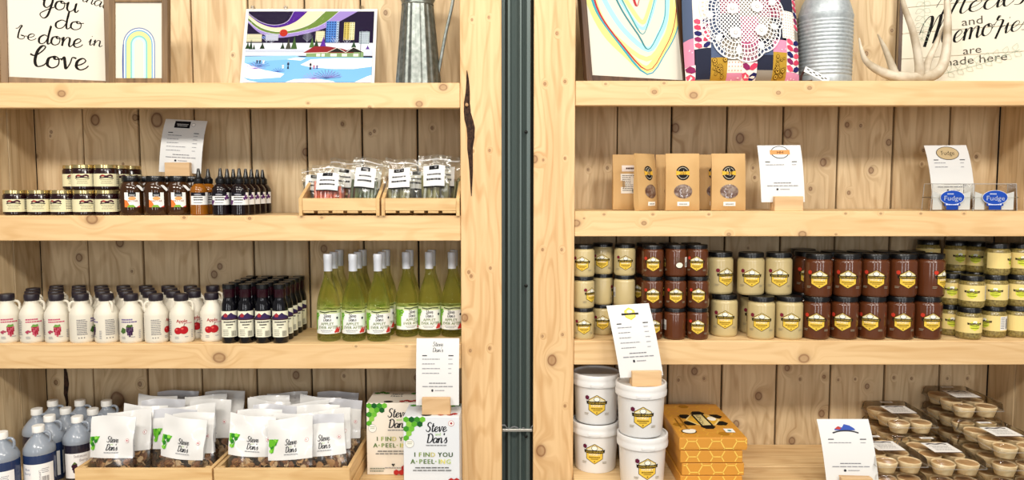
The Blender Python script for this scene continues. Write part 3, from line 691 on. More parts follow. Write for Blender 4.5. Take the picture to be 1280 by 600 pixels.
jam(164, .208, 0, 'gold lidded jam jar at the very back beneath the rightmost stacked jar', 15); jam(164, .208, 1, 'gold lidded jam jar, rightmost of the stacked jars, at the very back', 15)

# fat nectar jars with a paper seal
NG = mat('nectar', '#3a210c', .12, coat=.3)
r = .0415; h = .134
prof = [(r*.86, 0), (r*.98, .006), (r, .02), (r*1.0, .05), (r, .078), (r*.97, .092), (r*.86, .105), (r*.68, .113), (r*.66, .118)]
nj = MB().lathe(prof, NG, 32).mesh('jar')
nl = MB().lathe([(r*.72, .115), (r*.74, .117), (r*.74, .132), (r*.70, h), (r*.3, h)], BLACKLID, 28).mesh('lid')
d = Decal(base=.0004)
d.rect(-.024, .028, .024, .078, '#f2f0ea').rect(-.012, .064, .012, .078, '#17161a').lines(-.009, .070, .009, 2, .004, '#d8d8d8', .0015, .1, 'c')
d.poly([(-.024, .028), (-.006, .028), (-.010, .040), (-.016, .050), (-.024, .054)], '#e07a3a').poly([(-.016, .028), (.010, .028), (.004, .036), (-.010, .036)], '#7fae3c').ell(.0, .058, .012, .006, '#f0a468', 14)
d.text('NECTAR', 0, .046, .0072, '#8a4a26', sx=.9).poly([(.024, .028), (.024, .034), (.012, .028)], '#c94a3a')
nlab = d.build('label', cyl(r), .008)
d = MB(); d.box(-.006, .006, -.0005, .0005, -.013, .013, PAPER, M=Matrix.Translation((.026, -.0335, .094)) @ Matrix.Rotation(R(40), 4, 'Z') @ Matrix.Rotation(R(-38), 4, 'X') @ Matrix.Rotation(R(-22), 4, 'Y'))
nseal = d.mesh('paper_seal')
NEC = [('jar', nj), ('lid', nl), ('label', nlab), ('paper_seal', nseal)]
for i, (px, Y) in enumerate(((165, .046), (195.5, .046), (223, .066))):
    inst('nectar_jar', f'black lidded nectar jar with fruit label, {ORD[i]} from left in the front row', 'jar', NEC, (XX(px, Y, z+.06), Y, z), 0, 'fat nectar jars')
for i, px in enumerate((184, 212.5, 241)):
    inst('nectar_jar', f'black lidded nectar jar at the back, {ORD[i]} from left in the back row', 'jar', NEC, (XX(px, .150, z+.06), .150, z), 0, 'fat nectar jars')
price_card('paper price card with black logo block above the nectar jars', (XX(225, .150, z+.14), .150, z+h+.0005), .150, .192, 'black', 0, bend=.035, lean=.06, roll=R(3), drop=.036, bw=.088)

# squeeze bottles with pointed caps
def nozzle_bottle(m, labelcol, purple):
    r = .0294
    b = MB().lathe([(r*.88, 0), (r, .004), (r, .082), (r*.96, .090), (r*.72, .101), (r*.5, .106), (r*.44, .112)], m, 24).mesh('bottle')
    c = MB().lathe([(r*.52, .108), (r*.54, .110), (r*.54, .124), (r*.36, .129), (r*.27, .134), (r*.16, .156), (r*.12, .160)], BLACKLID, 16).mesh('pointed_cap')
    d = Decal(); L = .034
    d.rect(-L, .036, L, .078, '#f0efec').rect(-L, .066, L*.55, .078, '#16151c').ell(-.008, .071, .012, .003, '#8a8a92', 12)
    d.lines(-.022, .059, .008, 1, .01, '#3a3a40', .004, .1).lines(-.022, .051, .010, 1, .01, '#3a3a40', .004, .2, seed=4).lines(-.022, .042, .010, 1, .01, '#77777d', .0025, .2, seed=5)
    if purple:
        for cx, cy in ((.018, .066), (.023, .060), (.014, .058), (-.029, .048), (-.031, .042)):
            for a in (20, 140, 260): d.ell(cx+.003*math.cos(R(a)), cy+.003*math.sin(R(a)), .0034, .0026, '#5b2a66', 8)
    return [('bottle', b), ('pointed_cap', c), ('label', d.build('label', cyl(r), .007))]
AMB = mat('amber_syrup', '#8a5212', .12, coat=.3); DARKS = mat('dark_syrup', '#140a0d', .12, coat=.3)
NA = nozzle_bottle(AMB, 0, False); NB = nozzle_bottle(DARKS, 0, True)
inst('squeeze_bottle', 'amber bottle with black pointed cap, the front one', 'bottle', NA, (XX(249, .048, z+.05), .048, z), R(6), 'bottles with pointed caps')
inst('squeeze_bottle', 'amber bottle with black pointed cap, the one behind', 'bottle', NA, (XX(261, .118, z+.05), .118, z), R(6), 'bottles with pointed caps')
for c, px in enumerate((278, 301.5)):
    xx = XX(px, .045, z+.05)
    for k in range(4 if c == 0 else 5):
        Y = .0325+k*.0592
        inst('squeeze_bottle', f'dark bottle with pointed cap, {("left", "right")[c]} column, {ORD[k]} from the front', 'bottle', NB, (xx+(.0006 if k % 2 else 0), Y, z), R(3), 'bottles with pointed caps')
# two slatted crates of pickled vegetable bags
def slat_crate(name, label, x0, x1, y0, y1, zb, hf, hb, floor_slats, group, leg=.010, back=2, sides='slope'):
    e = setp(empty(name, ((x0+x1)/2, (y0+y1)/2, zb)), label, 'crate', group)
    w, dp = (x1-x0)/2, (y1-y0)/2; t = .011
    for sx in (-1, 1):
        xi = sx*w; a, b = sorted((xi, xi-sx*t))
        P = [(-dp, 0), (dp, 0), (dp, hb), (dp-.03, hb), (-dp+.035, hf*1.15), (-dp, hf*.9)] if sides == 'slope' else [(-dp, 0), (dp, 0), (dp, hb), (-dp, hf)]
        m = MB(); n = len(P); vs = [(a, y, q) for y, q in P]+[(b, y, q) for y, q in P]
        m.add(vs, [tuple(range(n-1, -1, -1)), tuple(range(n, 2*n))]+[(i, (i+1) % n, n+(i+1) % n, n+i) for i in range(n)], CRATE_Y)
        part('end_board', m, e)
    wi = w-t-.0005
    part('front_slat', MB().box(-wi, wi, -dp+.002, -dp+.011, leg+.008, hf*.92, CRATE, bev=.0008), e)
    for k in range(back):
        q0 = leg+.008+(hb-leg-.01)*k/back; part('back_slat', MB().box(-wi, wi, dp-.011, dp-.002, q0, q0+(hb-leg-.01)/back-.008, CRATE, bev=.0008), e)
    bwid = 2*wi/floor_slats
    for k in range(floor_slats):
        part('floor_slat', MB().box(-wi+k*bwid+.0012, -wi+(k+1)*bwid-.012 if k < floor_slats-1 else wi-.001, -dp+.003, dp-.012, leg, leg+.0075, CRATE_Y, bev=.0005), e)
    return e
kz = z
c1x0, c1x1 = XX(374, -.01, z), XX(474.5, -.01, z)
c2x0, c2x1 = XX(477, -.01, z), XX(574.5, -.01, z)
G = 'small slatted wood crates'
slat_crate('wood_crate', 'small slatted pine crate with orange carrot and green bean bags', c1x0, c1x1, -.012, .19, z, .064, .135, 5, G, .009)
slat_crate('wood_crate', 'small slatted pine crate beside the scarred post', c2x0, c2x1, -.012, .19, z, .064, .135, 5, G, .009)
def veg_bag(name, label, loc, w, h, veg, rot, tag_roll, seed, group):
    """clear zip bag with a folded white paper label and vegetables inside"""
    rnd = random.Random(seed); e = setp(empty(name, loc, (R(rot[0]), R(rot[1]), R(rot[2]))), label, 'bag', group)
    T = .026
    def sh(u, v, s):
        t = v/h; d = T*max(0, 1-t**2.2)**.7*(1-(2*u/w)**2*.55)*min(1, .35+t*3.2)
        wob = .004*math.sin(u*95+v*60+seed)*t+.003*math.sin(v*140-u*50+seed*2)*t
        return Vector((u*(1-.06*math.sin(t*PI)), s*(d+.0015)+wob+.02*t*t*t, v+.003*math.sin(u*60+seed)*t))
    us = lerp(-w/2, w/2, 12); vs = lerp(0, h, 14)
    m = MB().grid(lambda u, v: sh(u, v, -1), us, vs, CLEARBAG).grid(lambda u, v: sh(-u, v, 1), us, vs, CLEARBAG)
    m.grid(lambda u, v: Vector((u, v, .001)), us, [-T*.35, T*.35], CLEARBAG)
    part('bag_film', m, e)
    part('zip_strip', MB().grid(lambda u, v: sh(u, v, -1)+Vector((0, -.0008, 0)), lerp(-w/2+.003, w/2-.003, 10), [h*.90, h*.925], film('zip_film', '#eeeeee', .2, .2, .35, '#ffffff')), e)
    v = MB(); cols = {'carrot': ('#e0601e', '#d0500f'), 'bean': ('#4f5c30', '#6a7540'), 'mixed': ('#6d6a3c', '#8f8a52'), 'beet': ('#3a3226', '#6d6448')}[veg]
    for k in range(16):
        x = rnd.uniform(-w*.36, w*.36); y = rnd.uniform(-T*.35, T*.35); L = h*rnd.uniform(.42, .6); a = rnd.uniform(-.12, .12)
        rr = .0062 if veg != 'mixed' else .008
        zz = .004+rnd.uniform(0, .01)
        v.tube([(x, y, zz), (x+a*L*.5, y, zz+L*.5), (x+a*L, y*.7, zz+L)], [rr*.8, rr, rr*.7], mat(veg+str(k % 2), cols[k % 2], .35, coat=.5), 6)
    part('vegetables', v, e, kind='stuff')
    lw, l0, l1 = w*.66, h*.40, h*.80
    def lab(u, v_, o):
        c, s_ = math.cos(tag_roll), math.sin(tag_roll); uu, vv = u*c-v_*s_, u*s_+v_*c+(l0+l1)/2
        uu = max(-w*.49, min(w*.49, uu)); return sh(uu, vv, -1)+Vector((0, -.0022-o, 0))
    m = MB().grid(lambda u, q: lab(u, q, 0), lerp(-lw/2, lw/2, 8), lerp(-(l1-l0)/2, (l1-l0)/2, 6), PAPER)
    lo = part('paper_label', m, e)
    d = Decal(.0001, .0006); hh = (l1-l0)
    d.rect(-lw*.24, hh*.30, lw*.22, hh*.48, '#1a1a1c').ell(0, hh*.40, lw*.16, hh*.045, '#8e8e90', 12)
    d.lines(-lw*.34, hh*.05, lw*.34, 1, .1, '#4a4a4c', hh*.07, .1, 'c', seed).lines(-lw*.36, -hh*.18, lw*.36, 1, .1, '#3c3c3e', hh*.085, .1, 'c', seed+2)
    d.rect(-lw*.5, -hh*.5, lw*.5, -hh*.44, '#1d1d1f')
    part('label_print', d.build('label_print', lab, .012), lo)
G = 'clear bags of vegetables'
zb = z+.018
for px, Y, w_, h_, veg, rot, tr, sd, lb in (
    (410, .045, .118, .158, 'carrot', (-4, 0, 4), -.06, 1, 'clear bag of orange carrots with a white label, front of the left crate'),
    (452, .045, .110, .182, 'bean', (-5, 7, 0), .06, 2, 'clear bag of green beans with a white label, right in the left crate'),
    (398, .112, .110, .150, 'beet', (-6, -6, 0), -.1, 3, 'clear bag leaning left behind the carrot bag'),
    (428, .118, .118, .180, 'carrot', (-6, 3, 0), .0, 4, 'clear bag standing behind the carrot bag on its right'),
    (460, .112, .110, .170, 'beet', (-6, 6, 0), .05, 5, 'clear bag half hidden behind the green bean bag'),
    (496, .045, .116, .178, 'mixed', (-5, 5, 0), .10, 6, 'clear vegetable bag with a tilted white label, left in the right crate'),
    (543, .045, .116, .190, 'mixed', (-4, 0, 0), .0, 7, 'clear vegetable bag with an upright white label, right in the right crate'),
    (519, .112, .110, .165, 'beet', (-6, 2, 0), .02, 8, 'clear vegetable bag in the middle at the back of the right crate'),
    (556, .118, .104, .190, 'mixed', (-6, 1, 0), .02, 9, 'clear vegetable bag at the back next to the scarred post')):
    veg_bag('vegetable_bag', lb, (XX(px, Y, zb+.05), Y, zb), w_, h_, veg, rot, tr, sd, G)

# ------------------------------------------------------------ left unit, third shelf: jugs, syrup, wine
z = ZL[2]
CAPD = mat('dark_ribbed_cap', '#241d26', .4)
r = .0398; H = zt(369, .01)-z
def jug_parts():
    b = MB().lathe([(r*.9, 0), (r*.985, .004), (r, .010), (r, .094), (r*.985, .101), (r*.80, .118), (r*.60, .130), (r*.53, .134), (r*.53, H-.018)], WHITE_PL, 28).mesh('jug')
    c = MB().lathe([(r*.56, H-.023), (r*.58, H-.021), (r*.58, H-.002), (r*.54, H), (r*.2, H-.0005)], CAPD, 28, flute=.02, nfl=14).mesh('cap')
    hp = catmull([(r*.42, 0, H-.026), (r*.72, 0, H-.027), (r*.90, 0, H-.035), (r*.92, 0, H-.050), (r*.84, 0, H-.060), (r*.74, 0, .117)], 5)
    hd = MB().tube(hp, .0042, WHITE_PL, 8).mesh('handle')
    return b, c, hd
jb, jc, jh = jug_parts()
def jug_label(kind):
    d = Decal(.00005, .0003)
    if kind in ('currant', 'apple', 'grape'):
        col = {'currant': '#c25a72', 'apple': '#a8222c', 'grape': '#7a6a92'}[kind]
        if kind == 'apple':
            d.bold('Apple', -.002, .0725, .0115, col, 'c', .95).lines(.004, .068, .034, 1, .1, '#c98a90', .0025, .05)
            for cx, cy, q in ((-.015, .044, .0125), (.004, .046, .0145)):
                d.ell(cx, cy, q, q*.95, '#b01e26').ell(cx-q*.35, cy+q*.35, q*.3, q*.25, '#d95a52', 10)
            d.stroke([(.004, .058), (.006, .066), (.009, .068)], .0018, '#5a3a20')
        else:
            d.lines(-.026, .080, .012, 1, .1, col, .005, .1).lines(-.026, .072, .026, 1, .1, col, .0045, .1, seed=4)
            base = '#a32a40' if kind == 'currant' else '#3c2242'
            rnd = random.Random(5); lst = []
            for j in range(6):
                for i in range(4 if j < 3 else 3 if j < 5 else 1):
                    lst.append((.002+(i-1.5+(.5 if j >= 3 else 0)+(1 if j == 5 else 0))*.0055, .054-j*.0056))
            for i, (a, b) in enumerate(lst): d.ell(a, b, .0034, .0034, base if i % 3 else '#c2566a' if kind == 'currant' else '#584060', 8)
            d.poly([(-.010, .057), (-.004, .066), (.004, .064), (.010, .066), (.012, .059), (.004, .056)], '#6f9a4a' if kind == 'currant' else '#4e6a34')
            if kind == 'currant':
                for a, b in ((-.024, .040), (-.019, .043), (-.014, .041), (-.021, .037)): d.ell(a, b, .004, .0035, '#a8445a', 8)
            else: d.poly([(-.03, .040), (-.022, .056), (-.010, .05), (-.012, .038), (-.02, .034)], '#4c6b36')
        d.lines(-.026, .022, -.010, 2, .005, '#8a8890', .0018, .2, seed=2).lines(.006, .022, .018, 1, .005, '#8a8890', .0018, .2).lines(.030, .042, .038, 5, .006, '#8c8a96', .0022, .2, seed=7)
    d.lines(.050, .080, .080, 9, .0062, '#6e6c74', .0022, .25, seed=9).lines(-.070, .080, -.038, 9, .0062, '#6e6c74', .0022, .25, seed=5).rects([(.052, .018, .055, .021), (.061, .018, .064, .021), (.070, .018, .073, .021), (-.066, .018, -.063, .021), (-.058, .018, -.055, .021), (-.050, .018, -.047, .021)], '#55535a')
    return d.build('print', cyl(r), .007)
JL = {k: jug_label(k) for k in ('currant', 'apple', 'grape')}
def jug(px, Y, kind, label, rz=0, hz=0, x=None):
    e = inst('plastic_jug', label, 'jug', [('body', jb, [('print', JL[kind], 'stuff')]), ('cap', jc), ('handle', jh)], (XX(px, Y, z+.06) if x is None else x, Y, z), R(rz), 'white plastic jugs with dark caps'); return e
front = [(10, 'currant', 6, 'white plastic jug with pink berry print at the left frame edge, first in front'), (41, 'currant', 6, 'white plastic jug with pink berry print, second in the front row'),
 (72, 'currant', -5, 'white plastic jug with pink berry print, third in the front row'), (103, 'grape', 76, 'white plastic jug turned to its small print, fourth in the front row'),
 (134, 'grape', -80, 'white plastic jug with green leaf at its edge, fifth in the front row'), (165, 'grape', -14, 'white plastic jug with dark grapes and leaf, sixth in the front row'),
 (196, 'apple', 74, 'white plastic jug turned to its small print beside the apple jug'), (227.5, 'apple', 2, 'white plastic jug with two red apples at the front row end')]
HZ = [0, 0, 0, 200, -40, 0, 200, 0]
for (px, kd, rz, lb), hz in zip(front, HZ):
    e = jug(px, .045, kd, lb, rz)
    for c in e.children:
        if c.name.startswith('handle'): c.rotation_euler = (0, 0, R(-rz+(180 if rz > 60 else -62 if rz == -80 else -8)))
fx = [XX(p[0], .045, z+.06) for p in front]
for row, Y in ((1, .1165), (2, .188), (3, .2585)):
    n = 9 if row % 2 else 8
    for i in range(n):
        x = fx[0]+i*.0838+(.0420 if row % 2 else 0)-(.0838 if row == 3 and False else 0)
        if row == 1 and i == 7: x, yy = XX(243, .115, z+.06), .118
        elif row == 1 and i == 8: x, yy = XX(265.5, .070, z+.06), .0700
        else: yy = Y
        if row in (2, 3) and i > 7: continue
        lb = f'white plastic jug with dark cap, {ORD[i]} from left in the {("", "second", "third", "back")[row]} row'
        if row == 1 and i == 8: lb = 'white plastic jug with two red apples beside the dark glass bottles'
        if row == 1 and i == 7: lb = 'white plastic jug half hidden between the two red apple jugs'
        jug(0, yy, 'apple' if i > 5 else 'currant', lb, 2 if row == 1 and i > 6 else (i*67) % 90-45, x=x)
# dark syrup bottles
SB = mat('black_currant_syrup', '#08070d', .1, coat=.3); NECK = mat('bottle_neck_syrup', '#240812', .1, coat=.3)
r = .0268; H = zt(356, .01)-z
b = MB().lathe([(r*.9, 0), (r, .004), (r, .122), (r*.95, .132), (r*.78, .146), (r*.70, .154), (r*.72, .158)], SB, 24).lathe([(r*.71, .157), (r*.74, .165), (r*.72, H-.012)], NECK, 24).mesh('bottle')
c = MB().lathe([(r*.74, H-.016), (r*.78, H-.015), (r*.78, H-.001), (r*.74, H), (r*.3, H)], BLACKLID, 24).mesh('cap')
d = Decal(); L = .034
d.rect(-L, .022, L, .112, '#e9e6cf').poly([(-L, .090), (-.02, .1), (-.012, .106), (-.004, .099), (.006, .107), (.014, .1), (L, .092), (L, .082), (-L, .082)], '#3a2b52').poly([(-.02, .098), (-.012, .105), (-.004, .099), (-.008, .091), (-.018, .091)], '#a8343c').rect(-L, .081, L, .086, '#4a3038')
d.lines(-.020, .072, .020, 1, .1, '#4d4a46', .005, .05, 'c', 3).lines(-.012, .063, .012, 1, .1, '#4d4a46', .0045, .1, 'c', 4).lines(-.006, .054, .006, 1, .1, '#77746a', .003, .1, 'c', 5).lines(-.022, .046, 0, 4, .006, '#8a877a', .002, .2, seed=6).barcode(.006, .025, .022, .044, '#6d6a60', 9)
lab = d.build('label', cyl(r), .007); SY = [('bottle', b), ('cap', c), ('label', lab)]
for ci, px in enumerate((287, 307.5, 329, 350.5)):
    x = XX(px, .032, z+.07)
    for k in range(5):
        inst('glass_bottle', f'dark glass bottle with cream label, {ORD[ci]} column from left, {ORD[k]} from the front', 'bottle', SY, (x, .032+k*.0575, z), R((k*3) % 5-2), 'dark glass bottles with cream labels')
# wine bottles
def wine_glass():
    m = bpy.data.materials.new('green_wine_glass'); m.use_nodes = True; n, l = m.node_tree.nodes, m.node_tree.links; b = n['Principled BSDF']
    b.inputs['Base Color'].default_value = lin('#f9fadc'); b.inputs['Transmission Weight'].default_value = 1; b.inputs['Roughness'].default_value = .02; b.inputs['IOR'].default_value = 1.3
    t = n.new('ShaderNodeBsdfTransparent'); t.inputs[0].default_value = lin('#f5f6d4'); mx = n.new('ShaderNodeMixShader'); mx.inputs[0].default_value = .42
    l.new(b.outputs[0], mx.inputs[1]); l.new(t.outputs[0], mx.inputs[2])
    df = n.new('ShaderNodeBsdfDiffuse'); df.inputs[0].default_value = lin('#c2cc5c'); m2 = n.new('ShaderNodeMixShader'); m2.inputs[0].default_value = .03
    l.new(mx.outputs[0], m2.inputs[1]); l.new(df.outputs[0], m2.inputs[2]); l.new(m2.outputs[0], n['Material Output'].inputs[0]); return m
WG = wine_glass(); FOIL = mat('silver_capsule', '#d4d9e2', .4, metal=.1)
r = .0405; H = zt(318, .05)-z
b = MB().lathe([(r*.86, 0), (r*.97, .003), (r, .010), (r, .118), (r*.98, .130), (r*.90, .150), (r*.74, .175), (r*.55, .198), (r*.40, .218), (r*.35, .235), (r*.34, H-.05)], WG, 32).mesh('bottle')
c = MB().lathe([(r*.365, H-.060), (r*.365, H-.024), (r*.38, H-.022), (r*.38, H-.002), (r*.35, H), (r*.1, H)], FOIL, 24).mesh('capsule')
d = Decal(.00006, .0003); L = .066
d.rect(-L, .028, L, .100, '#eef0ec').rect(-L, .098, L, .110, '#c9d2a0').stroke([(-.03, .106), (-.01, .103), (.01, .106), (.034, .104)], .004, '#39402a').polys([[(-L, .04), (-.042, .04), (-.042, .1), (-L, .1)]], '#7fb83a')
d.hexas([(-.046, .093), (-.0385, .097), (-.046, .084), (-.0385, .088)], .0048, '#5f9a2c').hexas([(-.040, .080), (-.034, .093)], .0042, '#8cc44a')
d.script('Steve', -.002, .0865, .0068, '#23252a', .26, .16, align='c', sx=.8).script("Dan's", -.002, .0725, .0068, '#23252a', .26, .16, align='c', sx=.8)
d.bold('APPLEY', -.002, .0585, .0105, '#7b8a5e', sx=.95).bold('EVER AFTER', .002, .0455, .0105, '#7b8a5e', sx=.92).lines(-.026, .039, .016, 1, .1, '#85888a', .002, .1).lines(-.022, .034, .010, 1, .1, '#9a9c9c', .002, .1)
d.ell(.034, .082, .0045, .0045, '#30343c', 10).hexas([(.026, .034), (.033, .034), (.0295, .040), (.0365, .040), (.040, .034), (.043, .040), (.0335, .0455), (.0435, .046)], .0042, '#c83a34')
lab = d.build('label', cyl(r), .008); WN = [('bottle', b), ('capsule', c), ('label', lab)]
def wine(px, Y, lb, rz, x=None):
    x = XX(px, Y, z+.1) if x is None else x
    inst('wine_bottle', lb, 'bottle', WN, (x, Y, z), R(rz), 'green apple wine bottles'); return x
for i, px in enumerate((411, 442, 473)):
    x = wine(px, .072, ('green wine bottle in front, leftmost of the six, next to open shelf', 'green wine bottle in front, second from left', 'green wine bottle in front, third from left')[i], (-6, -4, 7)[i])
    for k in (1, 2): wine(0, .072+k*.086, f'green wine bottle {("", "directly", "two places")[k]} behind the {ORD[i]} front bottle from the left', (-6, -4, 7)[i]+k*7, x)
for i, (px, rz) in enumerate(((510, 30), (539, 2), (566, -4))):
    x = wine(px, .150, ('green wine bottle set back with green label side showing, fourth from left', 'green wine bottle set back, fifth from left', 'green wine bottle set back against the post')[i], rz, min(XX(px, .15, z+.1), XL1-.043-.0835*(2-i)*.985))
    wine(0, .237, f'green wine bottle at the back behind the {("fourth", "fifth", "sixth")[i]} bottle from the left', rz, x)
# ------------------------------------------------------------ left unit, lowest shelf
z = ZL[3]
# big concentrate jugs
BLUE = mat('blue_concentrate', '#24355c', .2, coat=.3); HAZY = mat('hazy_plastic', '#8f97a2', .3, coat=.4); WCAP = mat('white_cap', '#f0eee8', .4); PURP = mat('purple_concentrate', '#262330', .2, coat=.6)
r = .0485; H = .222
def bigjug(liq):
    b = MB().lathe([(r*.92, 0), (r, .005), (r, .128), (r*.985, .132)], liq, 28, cap=True)
    b.lathe([(r*.985, .1322), (r*1.0, .138), (r*.97, .150), (r*.84, .162), (r*.60, .178), (r*.42, .187), (r*.34, .192), (r*.33, .206)], HAZY, 28)
    return b.mesh('jug')
bj = [bigjug(BLUE), bigjug(PURP)]
bc = MB().lathe([(r*.36, .2), (r*.385, .201), (r*.385, .220), (r*.36, H), (r*.1, H)], WCAP, 20, flute=.02, nfl=10).mesh('cap')
bh = MB().tube(catmull([(r*.30, 0, .199), (r*.62, 0, .200), (r*.80, 0, .190), (r*.78, 0, .172), (r*.66, 0, .165)], 5), .0045, HAZY, 8).mesh('handle')
def bl_label(kind):
    d = Decal(.00006, .0003)
    d.rect(-.052, .018, .052, .104, '#eeecea')
    if kind == 0:
        d.rect(-.016, .020, .052, .104, '#f2f1ef').text('Lemonade', .006, .060, .0085, '#6b6f7c', 'c', 1, -PI/2).barcode(.014, .040, .036, .062, '#3a2f30', 10).lines(.014, .086, .036, 3, .006, '#8a8a92', .002, .2).text('Berry', -.030, .070, .008, '#6b7896', sx=.9).text('Blue', -.030, .084, .008, '#6b7896', sx=.9)
    else:
        d.text('Saskatoon', 0, .090, .0095, '#7d6a6a', sx=.75).text('Berry', .010, .075, .0095, '#7d6a6a', sx=.9)
        for a, b in ((-.022, .060), (-.016, .064), (-.014, .056), (-.02, .051), (-.012, .048), (-.017, .042)): d.ell(a, b, .0065, .0065, '#3c1f2e', 10)
        d.poly([(-.026, .066), (-.018, .076), (-.010, .068)], '#5d6f3c').lines(-.006, .058, .026, 2, .006, '#9a8c86', .002, .2)
    return d.build('label', cyl(r), .008)
bll = [bl_label(0), bl_label(1)]
spots = [(3, -.146, 0, 25, 'large jug of blue drink with white cap, cut by the left frame edge'), (49, -.080, 0, 12, 'large jug of blue drink with barcode label, frontmost by the plank wall'),
 (63, .030, 0, 30, 'large jug of dark drink behind the frontmost barcode jug'), (97.5, .020, 1, 12, 'large jug of dark drink with berry label beside the chip crate'),
 (113, -.062, 1, 8, 'large jug of dark drink mostly hidden by the first chip bag'),
 (47, .107, 1, 35, 'large jug with white cap nearest the left plank wall'), (83, .115, 0, 20, 'large jug with white cap in the middle of the third row'), (117, .107, 1, 20, 'large jug with white cap at the right of the third row'),
 (67, .210, 1, 20, 'large jug with white cap, leftmost in the back row'), (101, .214, 0, 20, 'large jug with white cap, middle of the back row'), (134, .210, 1, 20, 'large jug with white cap, rightmost in the back row')]
for px, Y, kd, rz, lb in spots:
    if px == 113: continue
    e = inst('drink_jug', lb, 'jug', [('jug', bj[kd]), ('cap', bc), ('handle', bh), ('label', bll[kd])], (XX(px, Y, z+.15), Y, z), R(-rz if kd == 0 else rz*.4), 'large drink jugs')
    for c in e.children:
        if c.name.startswith('handle'): c.rotation_euler.z = -e.rotation_euler.z+R(2)
# chip crates
def chip_crate(label, x0, x1, y0, y1):
    e = setp(empty('chip_crate', ((x0+x1)/2, (y0+y1)/2, z)), label, 'crate', 'long pine crates of apple chips')
    w, dp = (x1-x0)/2, (y1-y0)/2
    for k, (a, b) in enumerate(((.004, .046), (.054, .102))):
        part('front_slat', MB().box(-w, w, -dp, -dp+.012, a, b, CRATE, bev=.001), e)
        for sx in (-1, 1):
            q0, q1 = sorted((sx*w, sx*(w-.012))); part('end_slat', MB().box(q0, q1, -dp+.0125, dp-.0125, a, b, CRATE_Y, bev=.001), e)
        part('back_slat', MB().box(-w, w, dp-.012, dp, a, b, CRATE, bev=.001), e)
    for k in range(4):
        y = -dp+.014+k*(2*dp-.028)/4; part('floor_slat', MB().box(-w+.0125, w-.0125, y, y+(2*dp-.028)/4-.006, .004, .012, CRATE, bev=.0005), e)
    for sx in (-1, 1):
        for sy in (-1, 1): part('corner_post', MB().box(*sorted((sx*(w-.013), sx*(w-.028))), *sorted((sy*(dp-.013), sy*(dp-.028))), .0, .101, CRATE), e)
    return e
yc0, yc1 = -.155, .245
k1x0, k1x1 = XX(93, -.155, z+.1), XX(264.5, -.155, z+.1)
k2x0, k2x1 = XX(267, -.155, z+.1), XX(437, -.155, z+.1)
chip_crate('long pine crate full of apple chip bags beside the blue jugs', k1x0, k1x1, yc0, yc1)
chip_crate('long pine crate full of apple chip bags beside the white cartons', k2x0, k2x1, yc0, yc1)
